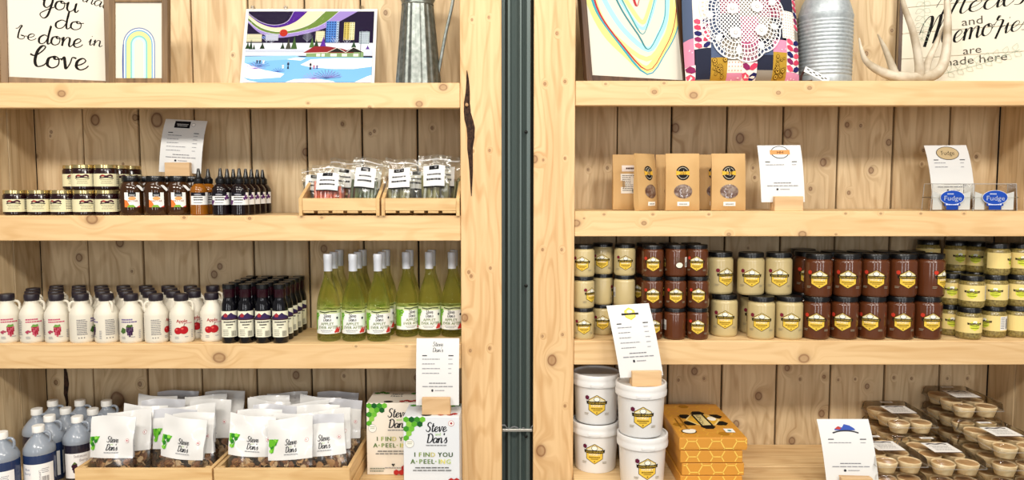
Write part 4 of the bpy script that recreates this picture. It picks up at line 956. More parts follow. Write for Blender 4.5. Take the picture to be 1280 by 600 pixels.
# stand-up pouches of apple chips
FROST = film('frosted_film', '#f4f4f2', .03, .25, .8, '#e8e8ea'); FROSTG = film('grey_frosted_film', '#e6e6ea', .06, .2, .66, '#dcdde2'); MILK = mat('milky_film', '#e2e1de', .35, coat=.3)
PW, PH, PT = .152, .236, .019
def pouch_sh(seed, w=PW, h=PH, T=PT, top_lean=.012):
    def sh(u, v, s):
        t = v/h; d = T*(1-t**1.6)**.8*(1-(2*u/w)**2*.75)*min(1, .4+t*5)
        wob = (.005*math.sin(u*45+v*36+seed*1.7)+.003*math.sin(v*85-u*48+seed))*t*(1-.3*t)
        return Vector((u*(1-.03*math.sin(PI*t)), s*(d+.001)+wob+top_lean*t*t, v+.005*math.sin(u*24+seed*2.1)*t+.05*u*math.sin(seed*2.3)*t))
    return sh
def pouch_meshes(seed):
    sh = pouch_sh(seed); us = lerp(-PW/2, PW/2, 12); vs = lerp(0, PH, 16)
    mf = lambda u, v: (FROSTG if v > PH*.86 and seed > 3 else MILK) if v > PH*.43 else CLEARBAG
    mb_ = lambda u, v: FROST if v > PH*.43 else CLEARBAG
    m = MB().grid(lambda u, v: sh(u, v, -1), us, vs, CLEARBAG, mfn=mf).grid(lambda u, v: sh(-u, v, 1), us, vs, CLEARBAG, mfn=mb_)
    m.grid(lambda u, v: Vector((u, v, .001)), us, [-PT*.4, PT*.4], CLEARBAG)
    bag = m.mesh('pouch')
    rnd = random.Random(seed); c = MB()
    for k in range(60):
        x = rnd.uniform(-PW*.40, PW*.40); zz = rnd.uniform(.012, PH*.50); y = rnd.uniform(-1, 1)*PT*.62*(1-(2*x/PW)**2*.7)
        q = rnd.uniform(.014, .021); M = Matrix.Translation((x, y, zz)) @ Matrix.Rotation(rnd.uniform(0, 6.3), 4, 'Z') @ Matrix.Rotation(rnd.uniform(.7, 1.5), 4, 'X') @ Matrix.Rotation(rnd.uniform(0, 6), 4, 'Z')
        ring = []
        for j in range(8):
            a = 2*PI*j/8; ring.append(M @ Vector((q*math.cos(a)*.72, q*math.sin(a)*.72, .0035*math.cos(2*a+k))))
        vs2 = [M @ Vector((0, 0, -.001))]+ring+[p+(M.to_3x3() @ Vector((0, 0, .0018))) for p in ring]
        fs2 = [(0, j+1, (j+1) % 8+1) for j in range(8)]+[(j+1, j+9, (j+1) % 8+9, (j+1) % 8+1) for j in range(8)]
        for i_ in range(len(vs2)):   # keep every chip between the two sheets
            p = vs2[i_]; lim = abs(sh(max(-PW/2, min(PW/2, p.x)), max(0, min(PH, p.z)), -1).y)*.8; p.y = max(-lim, min(lim, p.y)); p.x = max(-PW*.45, min(PW*.45, p.x)); p.z = max(.004, p.z)
        c.add(vs2, fs2, mat('chip'+str(k % 3), ('#c99a68', '#9c6a44', '#e0c096')[k % 3], .6), True)
    chips = c.mesh('chips')
    d = Decal(.00012, .0016)
    d.polys([[(-.078, .150), (-.040, .150), (-.046, .138), (-.056, .126), (-.060, .108), (-.068, .104), (-.072, .122), (-.078, .128)]], '#63b02e')
    d.hexas([(-.066, .143), (-.054, .136), (-.066, .126)], .0075, '#2f7a28').hexas([(-.054, .146), (-.070, .112)], .006, '#86cc48')
    d.script('Steve', .006, .130, .0100, '#20242c', .24, .15, align='c', sx=.85).text('and', .004, .1215, .005, '#9dc86a').script("Dan's", .006, .106, .0100, '#20242c', .24, .15, align='c', sx=.85).lines(-.020, .098, .032, 1, .1, '#8a8d92', .0022, .05, 'c')
    d.ell(.060, .139, .0062, .0062, '#c0504e', 14).ell(.060, .139, .0054, .0054, '#f0eeec', 14).ell(.060, .139, .0028, .0028, '#b03038', 8)
    for q_ in range(len(d.it)): d.it[q_] = ([(u*.95, v+.022) for u, v in d.it[q_][0]],)+d.it[q_][1:]
    pr = d.build('print', lambda u, v, o: sh(max(-PW/2+.0005, min(PW/2-.0005, u)), v, -1)+Vector((0, -o, 0)), .012)
    return [('pouch', bag, [('print', pr, 'stuff')]), ('chips', chips, 'stuff')]
PV = [pouch_meshes(sd) for sd in (1, 2, 3, 4)]
G = 'pouches of dried apple chips'
zb = z+.0125
# (photo x, depth Y, turn, roll, label) -- rows from the front of each crate to its back
bags = [
 (130, -.110, -3, 0, 'apple chip pouch in front nearest the blue jugs'),
 (224, -.112, -6, 2, 'apple chip pouch in front, middle of the left crate'),
 (158, -.045, 2, 0, 'apple chip pouch in the second row left, above the first front pouch'),
 (216, -.030, -2, -1, 'apple chip pouch in the second row, middle of the left crate'),
 (264, -.072, -7, -4, 'apple chip pouch leaning right, right end of the left crate'),
 (180, .026, 3, -1, 'apple chip pouch in the third row, left in the left crate'),
 (242, .020, 0, -2, 'apple chip pouch in the third row, right in the left crate'),
 (204, .086, 5, -2, 'apple chip pouch in the fourth row, left in the left crate'),
 (262, .082, -3, -2, 'apple chip pouch in the fourth row, right in the left crate'),
 (196, .146, -5, -3, 'apple chip pouch in the fifth row, left in the left crate'),
 (252, .142, 4, 2, 'apple chip pouch in the fifth row, right in the left crate'),
 (222, .195, 2, -2, 'apple chip pouch at the back of the left crate, left of two'),
 (280, .195, -3, -2, 'apple chip pouch at the back of the left crate, right of two'),
 (311, -.090, 4, 2, 'apple chip pouch in front, leftmost in the right crate'),
 (363, -.122, -2, -2, 'apple chip pouch in front, middle of the right crate'),
 (414, -.090, 4, -5, 'apple chip pouch in front nearest the white cartons'),
 (322, -.034, 2, 0, 'apple chip pouch in the second row, left in the right crate'),
 (374, -.062, 3, -4, 'apple chip pouch in the second row, middle of the right crate'),
 (424, -.034, -6, -3, 'apple chip pouch in the second row, right in the right crate'),
 (340, .018, 2, 1, 'apple chip pouch in the third row, left in the right crate'),
 (398, .018, -2, -2, 'apple chip pouch in the third row, right in the right crate'),
 (330, .086, -4, 1, 'apple chip pouch in the fourth row, left in the right crate'),
 (384, .058, 3, -1, 'apple chip pouch in the fourth row, middle of the right crate'),
 (436, .086, 0, 1, 'apple chip pouch in the fourth row, right in the right crate'),
 (336, .132, 3, -3, 'apple chip pouch in the fifth row, left in the right crate'),
 (398, .132, -2, 0, 'apple chip pouch in the fifth row, right in the right crate'),
 (354, .180, 0, 2, 'apple chip pouch at the back of the right crate, left of two'),
 (420, .180, 4, 1, 'apple chip pouch at the back of the right crate, right of two')]
for i, (px, Y, rz, ry, lb) in enumerate(bags):
    x = XX(px, Y, zb+.15); a, b = (k1x0, k1x1) if i < 13 else (k2x0, k2x1); x = max(a+.092, min(b-.092, x))
    inst('chip_pouch', lb, 'bag', PV[i % 4], (x, Y, zb+.004), 0, G, rot=(R(-5), R(ry), R(rz)))

# two bag-in-box cartons
CW, CH, CDp = .186, .258, .15
def carton_parts(tint):
    cb = mat('carton_'+tint.strip('#'), tint, .5)
    m = MB().box(-CW/2, CW/2, 0, CDp, 0, CH, cb, bev=.0015)
    d = Decal(.00006, .0003); q = CW/186     # drawn in millimetres of the face
    def hx(lst, r_, col): d.hexas([(a*q-CW/2, CH-b*q) for a, b in lst], r_*q, col)
    GR = ['#5aa82e', '#3c8a2a', '#86c24a', '#1f5a2a', '#6fb83a']; k = 0
    for y_, x_, n_ in ((9, 9.5, 4), (24.8, 18.6, 3), (40.6, 9.5, 2), (56.4, 9.5+9.1, 1), (72.2, 9.5, 1)):
        for i in range(n_): hx([(x_+18.2*i, y_)], 10.4, GR[(k*3) % 5]); k += 1
    d.script('Steve', .016, CH-.050, .0165, '#1d2128', .26, .15, align='c', sx=.85).text('and', .022, CH-.063, .0095, '#8fc05a').script("Dan's", .018, CH-.088, .0165, '#1d2128', .26, .15, align='c', sx=.85).lines(-.018, CH-.098, .050, 1, .1, '#77797c', .003, .02, 'c')
    d.ell(.066, CH-.022, .0095, .0095, '#c4504e').ell(.066, CH-.022, .0083, .0083, '#f1eeea').ell(.066, CH-.022, .004, .004, '#a02a3a', 8)
    d.ell(-.072, CH-.090, .0145, .0145, '#a3a8a4').ell(-.072, CH-.090, .0133, .0133, '#eeeae2').lines(-.081, CH-.086, -.063, 2, .006, '#a9b29a', .003, .2, 'c')
    for ch, x_, col in (('I', -.056, '#435c2c'), ('F', -.038, '#93a850'), ('I', -.026, '#5d7a38'), ('N', -.014, '#6f8a40'), ('D', .004, '#c8c074'), ('Y', .028, '#3a5530'), ('O', .045, '#4a6436'), ('U', .063, '#38502c')): d.bold(ch, x_, CH-.135, .016, col, sx=1.0)
    for ch, x_, col in (('A', -.062, '#5d7a44'), ('P', -.036, '#7d9a52'), ('E', -.022, '#56703c'), ('E', -.009, '#6b8848'), ('L', .004, '#56703c'), ('I', .025, '#8fae58'), ('N', .037, '#dcd370'), ('G', .056, '#b7c878')): d.bold(ch, x_, CH-.158, .016, col, sx=1.0)
    d.ell(-.049, CH-.150, .0022, .0022, '#8fae58', 8).ell(.0145, CH-.150, .0022, .0022, '#8fae58', 8)
    d.lines(-.055, CH-.173, .058, 1, .1, '#5a5c5e', .0032, .05, 'c', 3).lines(-.062, CH-.182, .066, 1, .1, '#6a6c6e', .0032, .03, 'c', 4)
    d.poly([(-.006, CH-.219), (0, CH-.2265), (.006, CH-.219), (.0035, CH-.216), (0, CH-.2185), (-.0035, CH-.216)], '#222426').lines(-.03, CH-.233, .03, 1, .1, '#8a8c8e', .003, .05, 'c')
    hx([(103.5+18.2*i, 248) for i in range(5)], 10.4, '#b5322e'); hx([(130.8+18.2*i, 232.2) for i in range(3)], 10.4, '#9e2a2a'); hx([(158+18.2*i, 216.4) for i in range(2)], 10.4, '#b5322e')
    d.lines(-.082, .022, -.030, 2, .009, '#8f9486', .0045, .1)
    fp = d.build('front_print', flat(-.0001), None)
    t = Decal(.00006, .0003); 
    t.hexas([(-.075, .125), (-.058, .135), (-.041, .125), (.06, .12), (.078, .13)], .012, '#4d9030')
    t.script('Steve', 0, .105, .009, '#3a3d40', .26, .15, align='c').script("Dan's", 0, .080, .009, '#3a3d40', .26, .15, align='c').hexas([(.03, .022), (.045, .03), (.06, .022), (.075, .03)], .011, '#a8322e')
    t.ell(-.018, .018, .017, .011, '#17120f', 18)
    return [('carton', m.mesh('carton')), ('front_print', fp, 'stuff'), ('top_print', t.build('top_print', top(CH)), 'stuff')]
CA, CB = carton_parts('#e8dfd0'), carton_parts('#dde1e5')
xb = XL1-.001-CW/2
inst('drink_carton', 'cream printed carton with red hexagons, beside the chip crate', 'carton', CA, (XX(458, .05, z+.2)+CW/2, .05, z), 0, 'printed drink cartons').location.x = XX(458, .05, z+.2)+CW/2
inst('drink_carton', 'white printed carton in front, under the price card, beside the post', 'carton', CB, (xb, -.103, z), 0, 'printed drink cartons')
price_card('white price card with script heading standing on the white printed carton', (XX(546, -.06, z+CH), -.062, z+CH+.0005), .144, .222, 'sd', 0, bend=.02, lean=.05, bw=.094, bh=.056, drop=.030, xo=.003)
# ------------------------------------------------------------ right unit, top shelf
z = ZR[0]
def pix_on(M, yface):
    Mi = M.inverted()
    def on(px, py):
        c = Mi @ Vector((0, -CD, ZC)); dv = Mi.to_3x3() @ Vector((px-640, CT*F+ST*(300-py), -ST*F+CT*(300-py)))
        t = (yface-c.y)/dv.y; q = c+dv*t; return q.x, q.z
    return on
# heart picture leaning left
bl = Vector((XX(734, .012, z), .012, z+.001)); br = Vector((XX(862, .15, z), .15, z+.001))
M, sw = plane_frame(bl, br, R(11)); e = framed('heart_picture', 'dark framed picture of nested pastel hearts', 'picture', M, sw, .40, .022, .026, FRAMED)
on = pix_on(M, .006); d = Decal(.00005, .0003)
def heart(pts, wd, col, thin=None): d.stroke([on(*p) for p in pts], wd*(1.7 if thin is None else 2.3), col, thin*2 if thin else None)
heart([(733, -22), (738, 5), (756, 40), (780, 65), (808, 87), (826, 66), (841, 40), (847, 5), (848, -20)], .016, '#dfdc86')
heart([(746, -20), (762, 12), (782, 40), (810, 62), (824, 44), (833, 20), (834, -10)], .012, '#a3dae2')
heart([(740, -18), (748, 14), (768, 45), (808, 74), (830, 50), (838, 25), (840, -10)], .010, '#e6de8e')
heart([(770, -20), (786, 6), (803, 28), (812, 10), (820, -20)], .010, '#e6de8e'); heart([(766, -15), (784, 14), (803, 36), (814, 18), (822, -15)], .008, '#a3dae2')
heart([(736, -18), (746, 15), (772, 52), (809, 93), (832, 66), (846, 38), (852, 0), (853, -20)], .0045, '#3f9ab0', .002)
heart([(738, -18), (750, 18), (776, 54), (809, 88), (830, 62), (842, 34), (846, 0), (846, -20)], .0035, '#b3353c', .0015)
heart([(762, -18), (778, 14), (798, 44), (810, 62), (822, 44), (831, 20), (831, -15)], .0032, '#3f8288', .0015)
heart([(770, -15), (788, 20), (803, 43), (812, 22), (820, -8)], .0028, '#4f9a9c', .0015)
heart([(786, -20), (791, -4), (796, 8), (800, -4), (806, -20)], .0045, '#b3353c', .0015)
part('painting', d.build('painting', lambda u, v, o: (u, .006-o, v)), e)
# patchwork pillow
pw, ph, pt = .392, .392, .062
Y0 = .098; px0 = 928
e = setp(empty('patchwork_pillow', (XX(px0, Y0, z), Y0, z+.002), (R(-14), 0, 0)), 'patchwork pillow in pink, navy and mustard with a white lace doily', 'pillow')
def pil(u, v, s, o=0):
    a, b = min(1, abs(2*u/pw)), min(1, abs(2*(v-ph/2)/ph)); t = pt*max(0, (1-a**3.2)*(1-b**3.2))**.55
    sq = 1-.045*(1-min(1, a)**2)*0
    x = u*(1-.05*(1-(b)**2)*a**2*-.4); return Vector((x, s*(t+.002)+(-o if s < 0 else o), v))
us = lerp(-pw/2, pw/2, 30)
part('back_cover', MB().grid(lambda u, v: pil(-u, v, 1), us, lerp(0, ph, 30), mat('pillow_back', '#3a4a6a', .9)), e)
NAVY, SLATE, PINK, CREAM, MUST, TWEED = '#1b2036', '#4c5a78', '#d48aa8', '#eadfd2', '#b08a2a', '#8e8578'
def C(px, py): return ((px-px0)/366, (100.5-py)/366)
patches = [(853,-42,866,45,SLATE),(866,-42,884,20,CREAM),(866,20,885,60,'leaf'),(855,45,866,80,PINK),(855,80,867,101,'leaf'),(867,60,885,97,NAVY),(866,97,885,101,TWEED),
 (885,61,902,73,SLATE),(885,73,905,101,'must'),(905,77,924,91,'dots'),(905,91,924,101,PINK),(924,79,942,101,'leaf'),(942,70,962,88,NAVY),(942,88,962,101,TWEED),(962,66,980,101,'must'),
 (962,50,980,66,PINK),(975,10,992,47,'dots'),(975,-42,992,10,NAVY),(980,47,998,89,'leaf'),(980,89,999,101,PINK),(992,-42,999,33,'leaf'),(992,33,999,47,TWEED),
 (885,-42,898,61,SLATE),(898,-42,922,16,'#a8506c'),(898,16,922,50,NAVY),(898,50,922,61,TWEED),(902,61,924,77,TWEED),(922,-42,945,20,TWEED),(922,20,945,60,'#b85a82'),(924,60,942,79,'#a06a7c'),(945,-42,975,20,'#9a4a64'),(945,20,962,50,TWEED),(942,60,962,70,SLATE),(945,50,962,60,NAVY),(962,20,975,50,NAVY)]
rnd = random.Random(11)
for (x0, y0, x1, y1, k) in patches:
    a, b = C(x0, y1), C(x1, y0); a = (max(-pw/2, a[0]), max(0, a[1])); b = (min(pw/2, b[0]), min(ph, b[1]))
    if b[0]-a[0] < .002 or b[1]-a[1] < .002: continue
    base = {'leaf': '#efe6e2', 'dots': '#efe6da', 'must': MUST}.get(k, k)
    nu = max(1, round((b[0]-a[0])/.013)); nv = max(1, round((b[1]-a[1])/.013))
    po = part('patch', MB().grid(lambda u, v: pil(u, v, -1, .0012 if (u-a[0]) > 1e-4 and (b[0]-u) > 1e-4 and (v-a[1]) > 1e-4 and (b[1]-v) > 1e-4 else 0), lerp(a[0], b[0], nu), lerp(a[1], b[1], nv), mat('fabric_'+base.strip('#'), base, .9)), e)
    d = Decal(.0001, .0022)
    if k == 'leaf':
        cols = ['#d8506a', '#8a2a5c', '#25245c', '#c9415e']; s_ = .0195; j = 0
        nx, ny = max(1, round((b[0]-a[0])/.025)), max(1, round((b[1]-a[1])/.024))
        gx, gy = (b[0]-a[0])/nx, (b[1]-a[1])/ny
        for yy in range(ny):
            for xx in range(nx):
                cx, cy = a[0]+(xx+.5)*gx, a[1]+(yy+.5)*gy; sg = 1 if xx % 2 else -1; q = min(gx, gy)*.56
                d.poly([(cx-q*.95, cy-q*.65*sg), (cx-q*.1, cy-q*.85*sg), (cx+q*.8, cy-q*.2*sg), (cx+q*.95, cy+q*.65*sg), (cx+q*.1, cy+q*.85*sg), (cx-q*.8, cy+q*.2*sg)], cols[(xx*2+yy) % 4])
    elif k == 'dots':
        nx, ny = max(2, int((b[0]-a[0])/.009)), max(2, int((b[1]-a[1])/.010))
        d.rects([(a[0]+(i+.35)*(b[0]-a[0])/nx, a[1]+(j+.35)*(b[1]-a[1])/ny, a[0]+(i+.65)*(b[0]-a[0])/nx, a[1]+(j+.65)*(b[1]-a[1])/ny) for i in range(nx) for j in range(ny)], '#d98a7a')
    elif k == 'must':
        for i in range(int((b[0]-a[0])*(b[1]-a[1])/.00034)):
            cx, cy, q = rnd.uniform(a[0]+.009, b[0]-.009), rnd.uniform(a[1]+.009, b[1]-.009), rnd.uniform(.005, .0085)
            d.ell(cx, cy, q, q, '#5c4212', 12).ell(cx, cy, q*.72, q*.72, '#c9a040', 12).ell(cx, cy, q*.35, q*.35, '#5c4212', 8)
    elif k == PINK:
        d.polys([[(cx+.0022*math.cos(R(60*i)), cy+.0022*math.sin(R(60*i))) for i in range(6)] for cx, cy in [(rnd.uniform(a[0]+.005, b[0]-.005), rnd.uniform(a[1]+.005, b[1]-.005)) for _ in range(3)]], '#f3d2de')
    if d.it: part('fabric_print', d.build('fabric_print', lambda u, v, o: pil(u, v, -1, o), .02), po)
# lace doily on the pillow
LACE = mat('white_lace', '#f4f2ee', .85); d = Decal(.0002, .0058)
cx0, cy0 = C(925, 18); RX, RY = 51/366, 60/366
def rr(t): return .97+.075*abs(math.cos(4.5*t))**.7   # scalloped rim
rings = []
W_ = '#f4f2ee'
ls = []
for k in range(-13, 14):
    for sg in (-1, 1):
        p = []
        for q in lerp(-1, 1, 40):
            a = (k*.042*RX*2+q*RX*.72)*1.0; b = sg*q*RX*.72
            x_, y_ = a*.5+0*b, b
            x_, y_ = (k*.088*RX)+q*RX*.62, sg*q*RY*.62
            if (x_/RX)**2+(y_/RY)**2 < .66**2: p.append((cx0+x_, cy0+y_))
        if len(p) > 2: ls.append(p[::3]+[p[-1]] if len(p) > 6 else p)
d.strokes(ls, .0030, W_)
for t, wd_ in ((.65, .0032), (.74, .0026), (.82, .0030), (.90, .0026), (.985, .0042)): d.strokes([[(cx0+RX*t*math.cos(a)*rr(a), cy0+RY*t*math.sin(a)*rr(a)) for a in lerp(0, 2*PI, 90)]], wd_, W_)
d.strokes([[(cx0+RX*t0*math.cos(a)*rr(a), cy0+RY*t0*math.sin(a)*rr(a)) for t0 in (.65, .82)] for a in lerp(0, 2*PI, 60)[:-1]], .0026, W_)
d.strokes([[(cx0+RX*t0*math.cos(a+da*(t0-.82))*rr(a), cy0+RY*t0*math.sin(a+da*(t0-.82))*rr(a)) for t0 in (.82, .985)] for a in lerp(0, 2*PI, 64)[:-1] for da in (.40, -.40)], .0021, W_)
for k in range(9):      # solid fan motifs in the rim
    a = 2*PI*(k+.5)/9
    d.poly([(cx0+RX*t*math.cos(a+s_), cy0+RY*t*math.sin(a+s_)) for t, s_ in ((.68, 0), (.80, -.10), (.88, -.04), (.90, 0), (.88, .04), (.80, .10))], W_)
for (fx_, fy_) in ((912, 11), (943, 9), (914, 44), (946, 41)):
    c_ = C(fx_, fy_)
    for k in range(8): d.ell(c_[0]+.014*math.cos(k*PI/4), c_[1]+.014*math.sin(k*PI/4), .0075, .0075, W_, 10)
    d.ell(c_[0], c_[1], .0065, .0065, '#b9b4ae', 12).ell(c_[0], c_[1], .0038, .0038, W_, 10)
keep = []
dl = Decal(.0002, .0058); dl.it = d.it; 
part('lace_doily', dl.build('lace_doily', lambda u, v, o: pil(max(-pw/2, min(pw/2, u)), max(0, min(ph, v)), -1, o), .02), e, label='round white lace doily')
# milk can
Y = .165; x = XX(1029, Y, z); k = ppm(Y, z+.14); r = 32.5/k; hs = zt(21.5, Y)-z
prof = [(r*.97, 0), (r*1.0, .006), (r*1.0, .03)]
n = 15
for i in range(n):
    b = .034+(hs-.052)*i/n; st = (hs-.052)/n
    prof += [(r*.985, b), (r*1.012, b+st*.35), (r*1.012, b+st*.6), (r*.985, b+st*.95)]
prof += [(r*1.0, hs-.012), (r*1.015, hs-.004), (r*1.015, hs), (r*.985, hs+.002)]
e = inst('milk_can', 'ribbed galvanised milk can behind the antler and pillow', 'can', [('body', MB().lathe(prof, GALV_L, 48).mesh('body'))], (x, Y, z))
part('shoulder', MB().lathe([(r*.99, hs), (r*.97, hs+.012), (r*.86, hs+.045), (r*.66, hs+.078), (r*.56, hs+.092), (r*.55, hs+.12), (r*.68, hs+.14), (r*.68, hs+.145), (r*.2, hs+.15)], GALV_L, 40), e)
part('handle_tab', MB().box(-.010, .010, -r*.80, -r*.76, hs+.052, hs+.070, GALV_L, bev=.002), e)
# little patterned tag by the can
p0 = Vector((XX(1004, .03, z), .03, z)); e = setp(empty('swing_tag', p0), 'small white swing tag with black leaf marks beside the pillow', 'tag')
M = Matrix.Translation((.045, .0, .0235)) @ Matrix.Rotation(R(26), 4, 'Y') @ Matrix.Rotation(R(-20), 4, 'X')
part('card', MB().box(-.046, .046, -.0008, .0008, -.011, .011, PAPER, M=M, bev=.0004), e)
d = Decal(.00005, .0012)
for i in range(7): d.ell(-.034+i*.011, .003*(-1)**i, .0055, .0022, '#3a3a3a', 8, .6)
part('print', d.build('print', lambda u, v, o: M @ Vector((u, -o, v))), e)
part('cord', MB().tube(catmull([(.006, .002, .042), (-.002, .012, .022), (.002, .018, .005), (.022, .014, .0045), (.034, .008, .006)], 5), .004, mat('dark_cord', '#3a1d1c', .7), 6), e)
# antler
BONE = mat('antler_bone', '#d2c7b3', .5, noise='#a39175', nscale=14, bump=.15)
Ya = .055
def AP(px, py, dy=0): p = at(px, py, Ya+dy); return p
beam = [AP(*p) for p in ((1074, 47, .01), (1076.5, 60, .005), (1082, 75, 0), (1095, 85.5, -.005), (1112, 93, -.008), (1130, 96, -.006), (1150, 96.5, 0), (1166, 93.5, .005), (1177, 84, .012), (1182.5, 65, .02), (1184.5, 35, .03), (1184, 5, .04), (1182, -25, .06))]
base = Vector((XX(1140, Ya, z), Ya, z)); lowz = min(p.z for p in beam)-.0180; dz = z+.0004-lowz
rad = [1.22*q_ for q_ in (.0018, .0045, .008, .0115, .013, .0145, .0155, .0155, .0145, .0125, .0105, .0085, .004)]
def arc(pts, rads, m=5):
    P = catmull(pts, m); Rr = [rads[min(int(i/m), len(rads)-2)]+(rads[min(int(i/m)+1, len(rads)-1)]-rads[min(int(i/m), len(rads)-2)])*((i % m)/m) for i in range(len(P)-1)]+[rads[-1]]; return P, Rr
am = MB()
for pts, rads in ((beam, rad), ([AP(1119, 93, -.006), AP(1113, 77, -.012), AP(1105, 58, -.016), AP(1097, 42, -.02)], [.012, .0095, .0065, .0016]),
                  ([AP(1150, 95, -.002), AP(1148, 72, -.014), AP(1141, 38, -.022), AP(1131, 10, -.026), AP(1124, -20, -.03)], [.014, .0115, .0095, .0075, .002]),
                  ([AP(1157, 93, .006), AP(1160, 77, .02), AP(1170, 55, .045), AP(1179, 33, .065)], [.012, .0098, .0075, .002])):
    P, Rr = arc([q+Vector((0, 0, dz))-base for q in pts], rads if pts is beam else [1.22*q_ for q_ in rads]); am.tube(P, Rr, BONE, 12)
ao = part('antler', am, None, base); setp(ao, 'pale branched deer antler lying on the right top shelf', 'antler')
# farmhouse sign
bl = Vector((XX(1121, .24, z), .24, z+.001)); br = Vector((XX(1322, .03, z), .03, z+.001))
M, sw = plane_frame(bl, br, R(5))
SIGNM = mat('white_painted_planks', '#d9d2bf', .6)
e = empty('lettered_sign'); e.matrix_world = M; setp(e, 'white plank sign with black brush lettering behind the antler', 'sign')
hs_ = .40; bnd = [0, .112, .205, .30, hs_]
for i in range(4): part('plank', MB().box(.011, sw-.011, .004, .012, bnd[i]+.0006, bnd[i+1]-.0006, SIGNM, bev=.0012), e)
for a, b in ((0, .011), (sw-.011, sw)): part('frame_side', MB().box(a, b, 0, .02, 0, hs_, FRAMED, bev=.001), e)
on = pix_on(M, .004); d = Decal(.00005, .0004)
def scr2(t, p0, p1, xh_px, wd=.2, thin=.05, sl=.35, col='#141210'):
    a = on(*p0); b = on(*p1); L = math.hypot(b[0]-a[0], b[1]-a[1]); ro = math.atan2(b[1]-a[1], b[0]-a[0]); xh = xh_px/372; sx = L/(sum(SF[c][0] for c in t)*xh)
    d.script(t, a[0], a[1], xh, col, wd, thin, sl, ro, sx)
scr2('Meals', (1170, 22), (1281, 4), 15); scr2('M', (1150, 60), (1186, 52), 20, sl=.3); scr2('emo', (1190, 54), (1240, 43), 15); scr2('R', (1238, 43), (1254, 40), 14); scr2('ies', (1254, 42), (1285, 36), 13)
for t, px, py, hh in (('and', 1215, 31, 11), ('are', 1215, 67, 10.5), ):
    a = on(px, py); d.text(t, a[0], a[1], hh/372, '#4a443c', sx=1.15, rot=.06)
a = on(1222, 79); d.text('made here', a[0]-.012, a[1], 11/372, '#4a443c', sx=1.15, rot=.05)
SG = '#9fae9a'
for (x0_, y0_), (x1_, y1_), nl in (((1155, -10), (1152, 52), 7), ((1180, 92), (1275, 62), 8)):
    A, B = on(x0_, y0_), on(x1_, y1_); d.stroke([A, ((A[0]+B[0])/2+.006, (A[1]+B[1])/2-.006), B], .0012, SG)
    for i in range(nl):
        t = (i+.5)/nl; x_ = A[0]+(B[0]-A[0])*t; y_ = A[1]+(B[1]-A[1])*t
        dx, dy = (B[0]-A[0]), (B[1]-A[1]); L = math.hypot(dx, dy); nx_, ny_ = -dy/L, dx/L
        for sg in (1, -1):
            tip = (x_+sg*nx_*.024+dx/L*.012, y_+sg*ny_*.024+dy/L*.012)
            d.stroke([(x_, y_), (x_+sg*nx_*.016-dx/L*.004, y_+sg*ny_*.016-dy/L*.004), tip], .0010, SG).stroke([(x_, y_), (x_+sg*nx_*.010+dx/L*.012, y_+sg*ny_*.010+dy/L*.012), tip], .0010, SG)
part('lettering', d.build('lettering', lambda u, v, o: (u, .004-o, v)), e)

# ------------------------------------------------------------ right unit, second shelf
z = ZR[1]
KRAFT = mat('kraft_paper', '#c8a26c', .7, noise='#bd955e', nscale=8, bump=.06)
kw, kh, kt = .114, .197, .024
def kraft_parts(seed, back=False):
    def sh(u, v, s):
        t = v/kh; d = kt*(1-t**1.8)**.9*(1-(2*u/kw)**2*.6)*min(1, .6+t*4); wob = .0015*math.sin(u*60+v*45+seed)*t
        return Vector((u*(1.02-.06*t+.05*t*t), s*(d+.0012)+wob+.004*t, v))
    us = lerp(-kw/2, kw/2, 10); vs = lerp(0, kh, 14)
    m = MB().grid(lambda u, v: sh(u, v, -1), us, vs, KRAFT).grid(lambda u, v: sh(-u, v, 1), us, vs, KRAFT).grid(lambda u, v: Vector((u, v, .0005)), us, [-kt*.6, kt*.6], KRAFT)
    m.grid(lambda u, v: sh(-kw/2, v, 1 if u > 0 else -1), [-1, 1], vs, KRAFT).grid(lambda u, v: sh(kw/2, v, -1 if u > 0 else 1), [-1, 1], vs, KRAFT)
    bag = m.mesh('pouch'); fn = lambda u, v, o: sh(u, v, -1)+Vector((0, -o, 0))
    if back:
        d = Decal(.0001, .0008); d.rect(-.026, .136, .034, .158, '#e3d6cc').lines(-.012, .144, .022, 1, .1, '#5a4038', .006, .1, 'c').rect(-.031, .058, .034, .128, '#e6dfd2').lines(-.026, .12, .028, 9, .0066, '#6a625a', .0026, .3).barcode(.008, .060, .028, .074, '#3a3430', 9)
        return [('pouch', bag), ('label', d.build('label', fn, .012))]
    d = Decal(.0001, .0008); cy = .129
    d.ell(0, cy, .0235, .0250, '#1d1a18', 28).ell(0, cy, .0185, .020, '#c9bfa8', 28).ell(0, cy, .0172, .0185, '#1d1a18', 28).poly([(-.023, cy+.008), (-.010, cy+.005), (.010, cy+.005), (.023, cy+.008), (.023, cy-.008), (.010, cy-.005), (-.010, cy-.005), (-.023, cy-.008)], '#d9a93c').text('HH', 0, cy-.004, .008, '#4a3010', sx=1.2)
    logo = d.build('logo', fn, .008)
    win = MB()
    n = 22; ring = [(.0310*math.cos(2*PI*i/n), .066+.0240*math.sin(2*PI*i/n)) for i in range(n)]
    JER = mat('dark_jerky', '#5a3a2c', .3, coat=.7, noise='#8d7a6c', nscale=70, bump=1.0); 
    win.add([fn(a, b, .001+.0016*(i % 3)/3) for i, (a, b) in enumerate(ring)]+[fn(0, .066, .0045)], [(i, (i+1) % n, n) for i in range(n)], JER, True)
    l2 = Decal(.0001, .0008); l2.rect(-.020, .016, .020, .030, '#efebe2').lines(-.014, .021, .014, 1, .1, '#8a8a86', .003, .1, 'c')
    return [('pouch', bag), ('logo', logo), ('window', win.mesh('window')), ('label', l2.build('label', fn, .012))]
KP = kraft_parts(1); KP2 = kraft_parts(2); KB = kraft_parts(3, True)
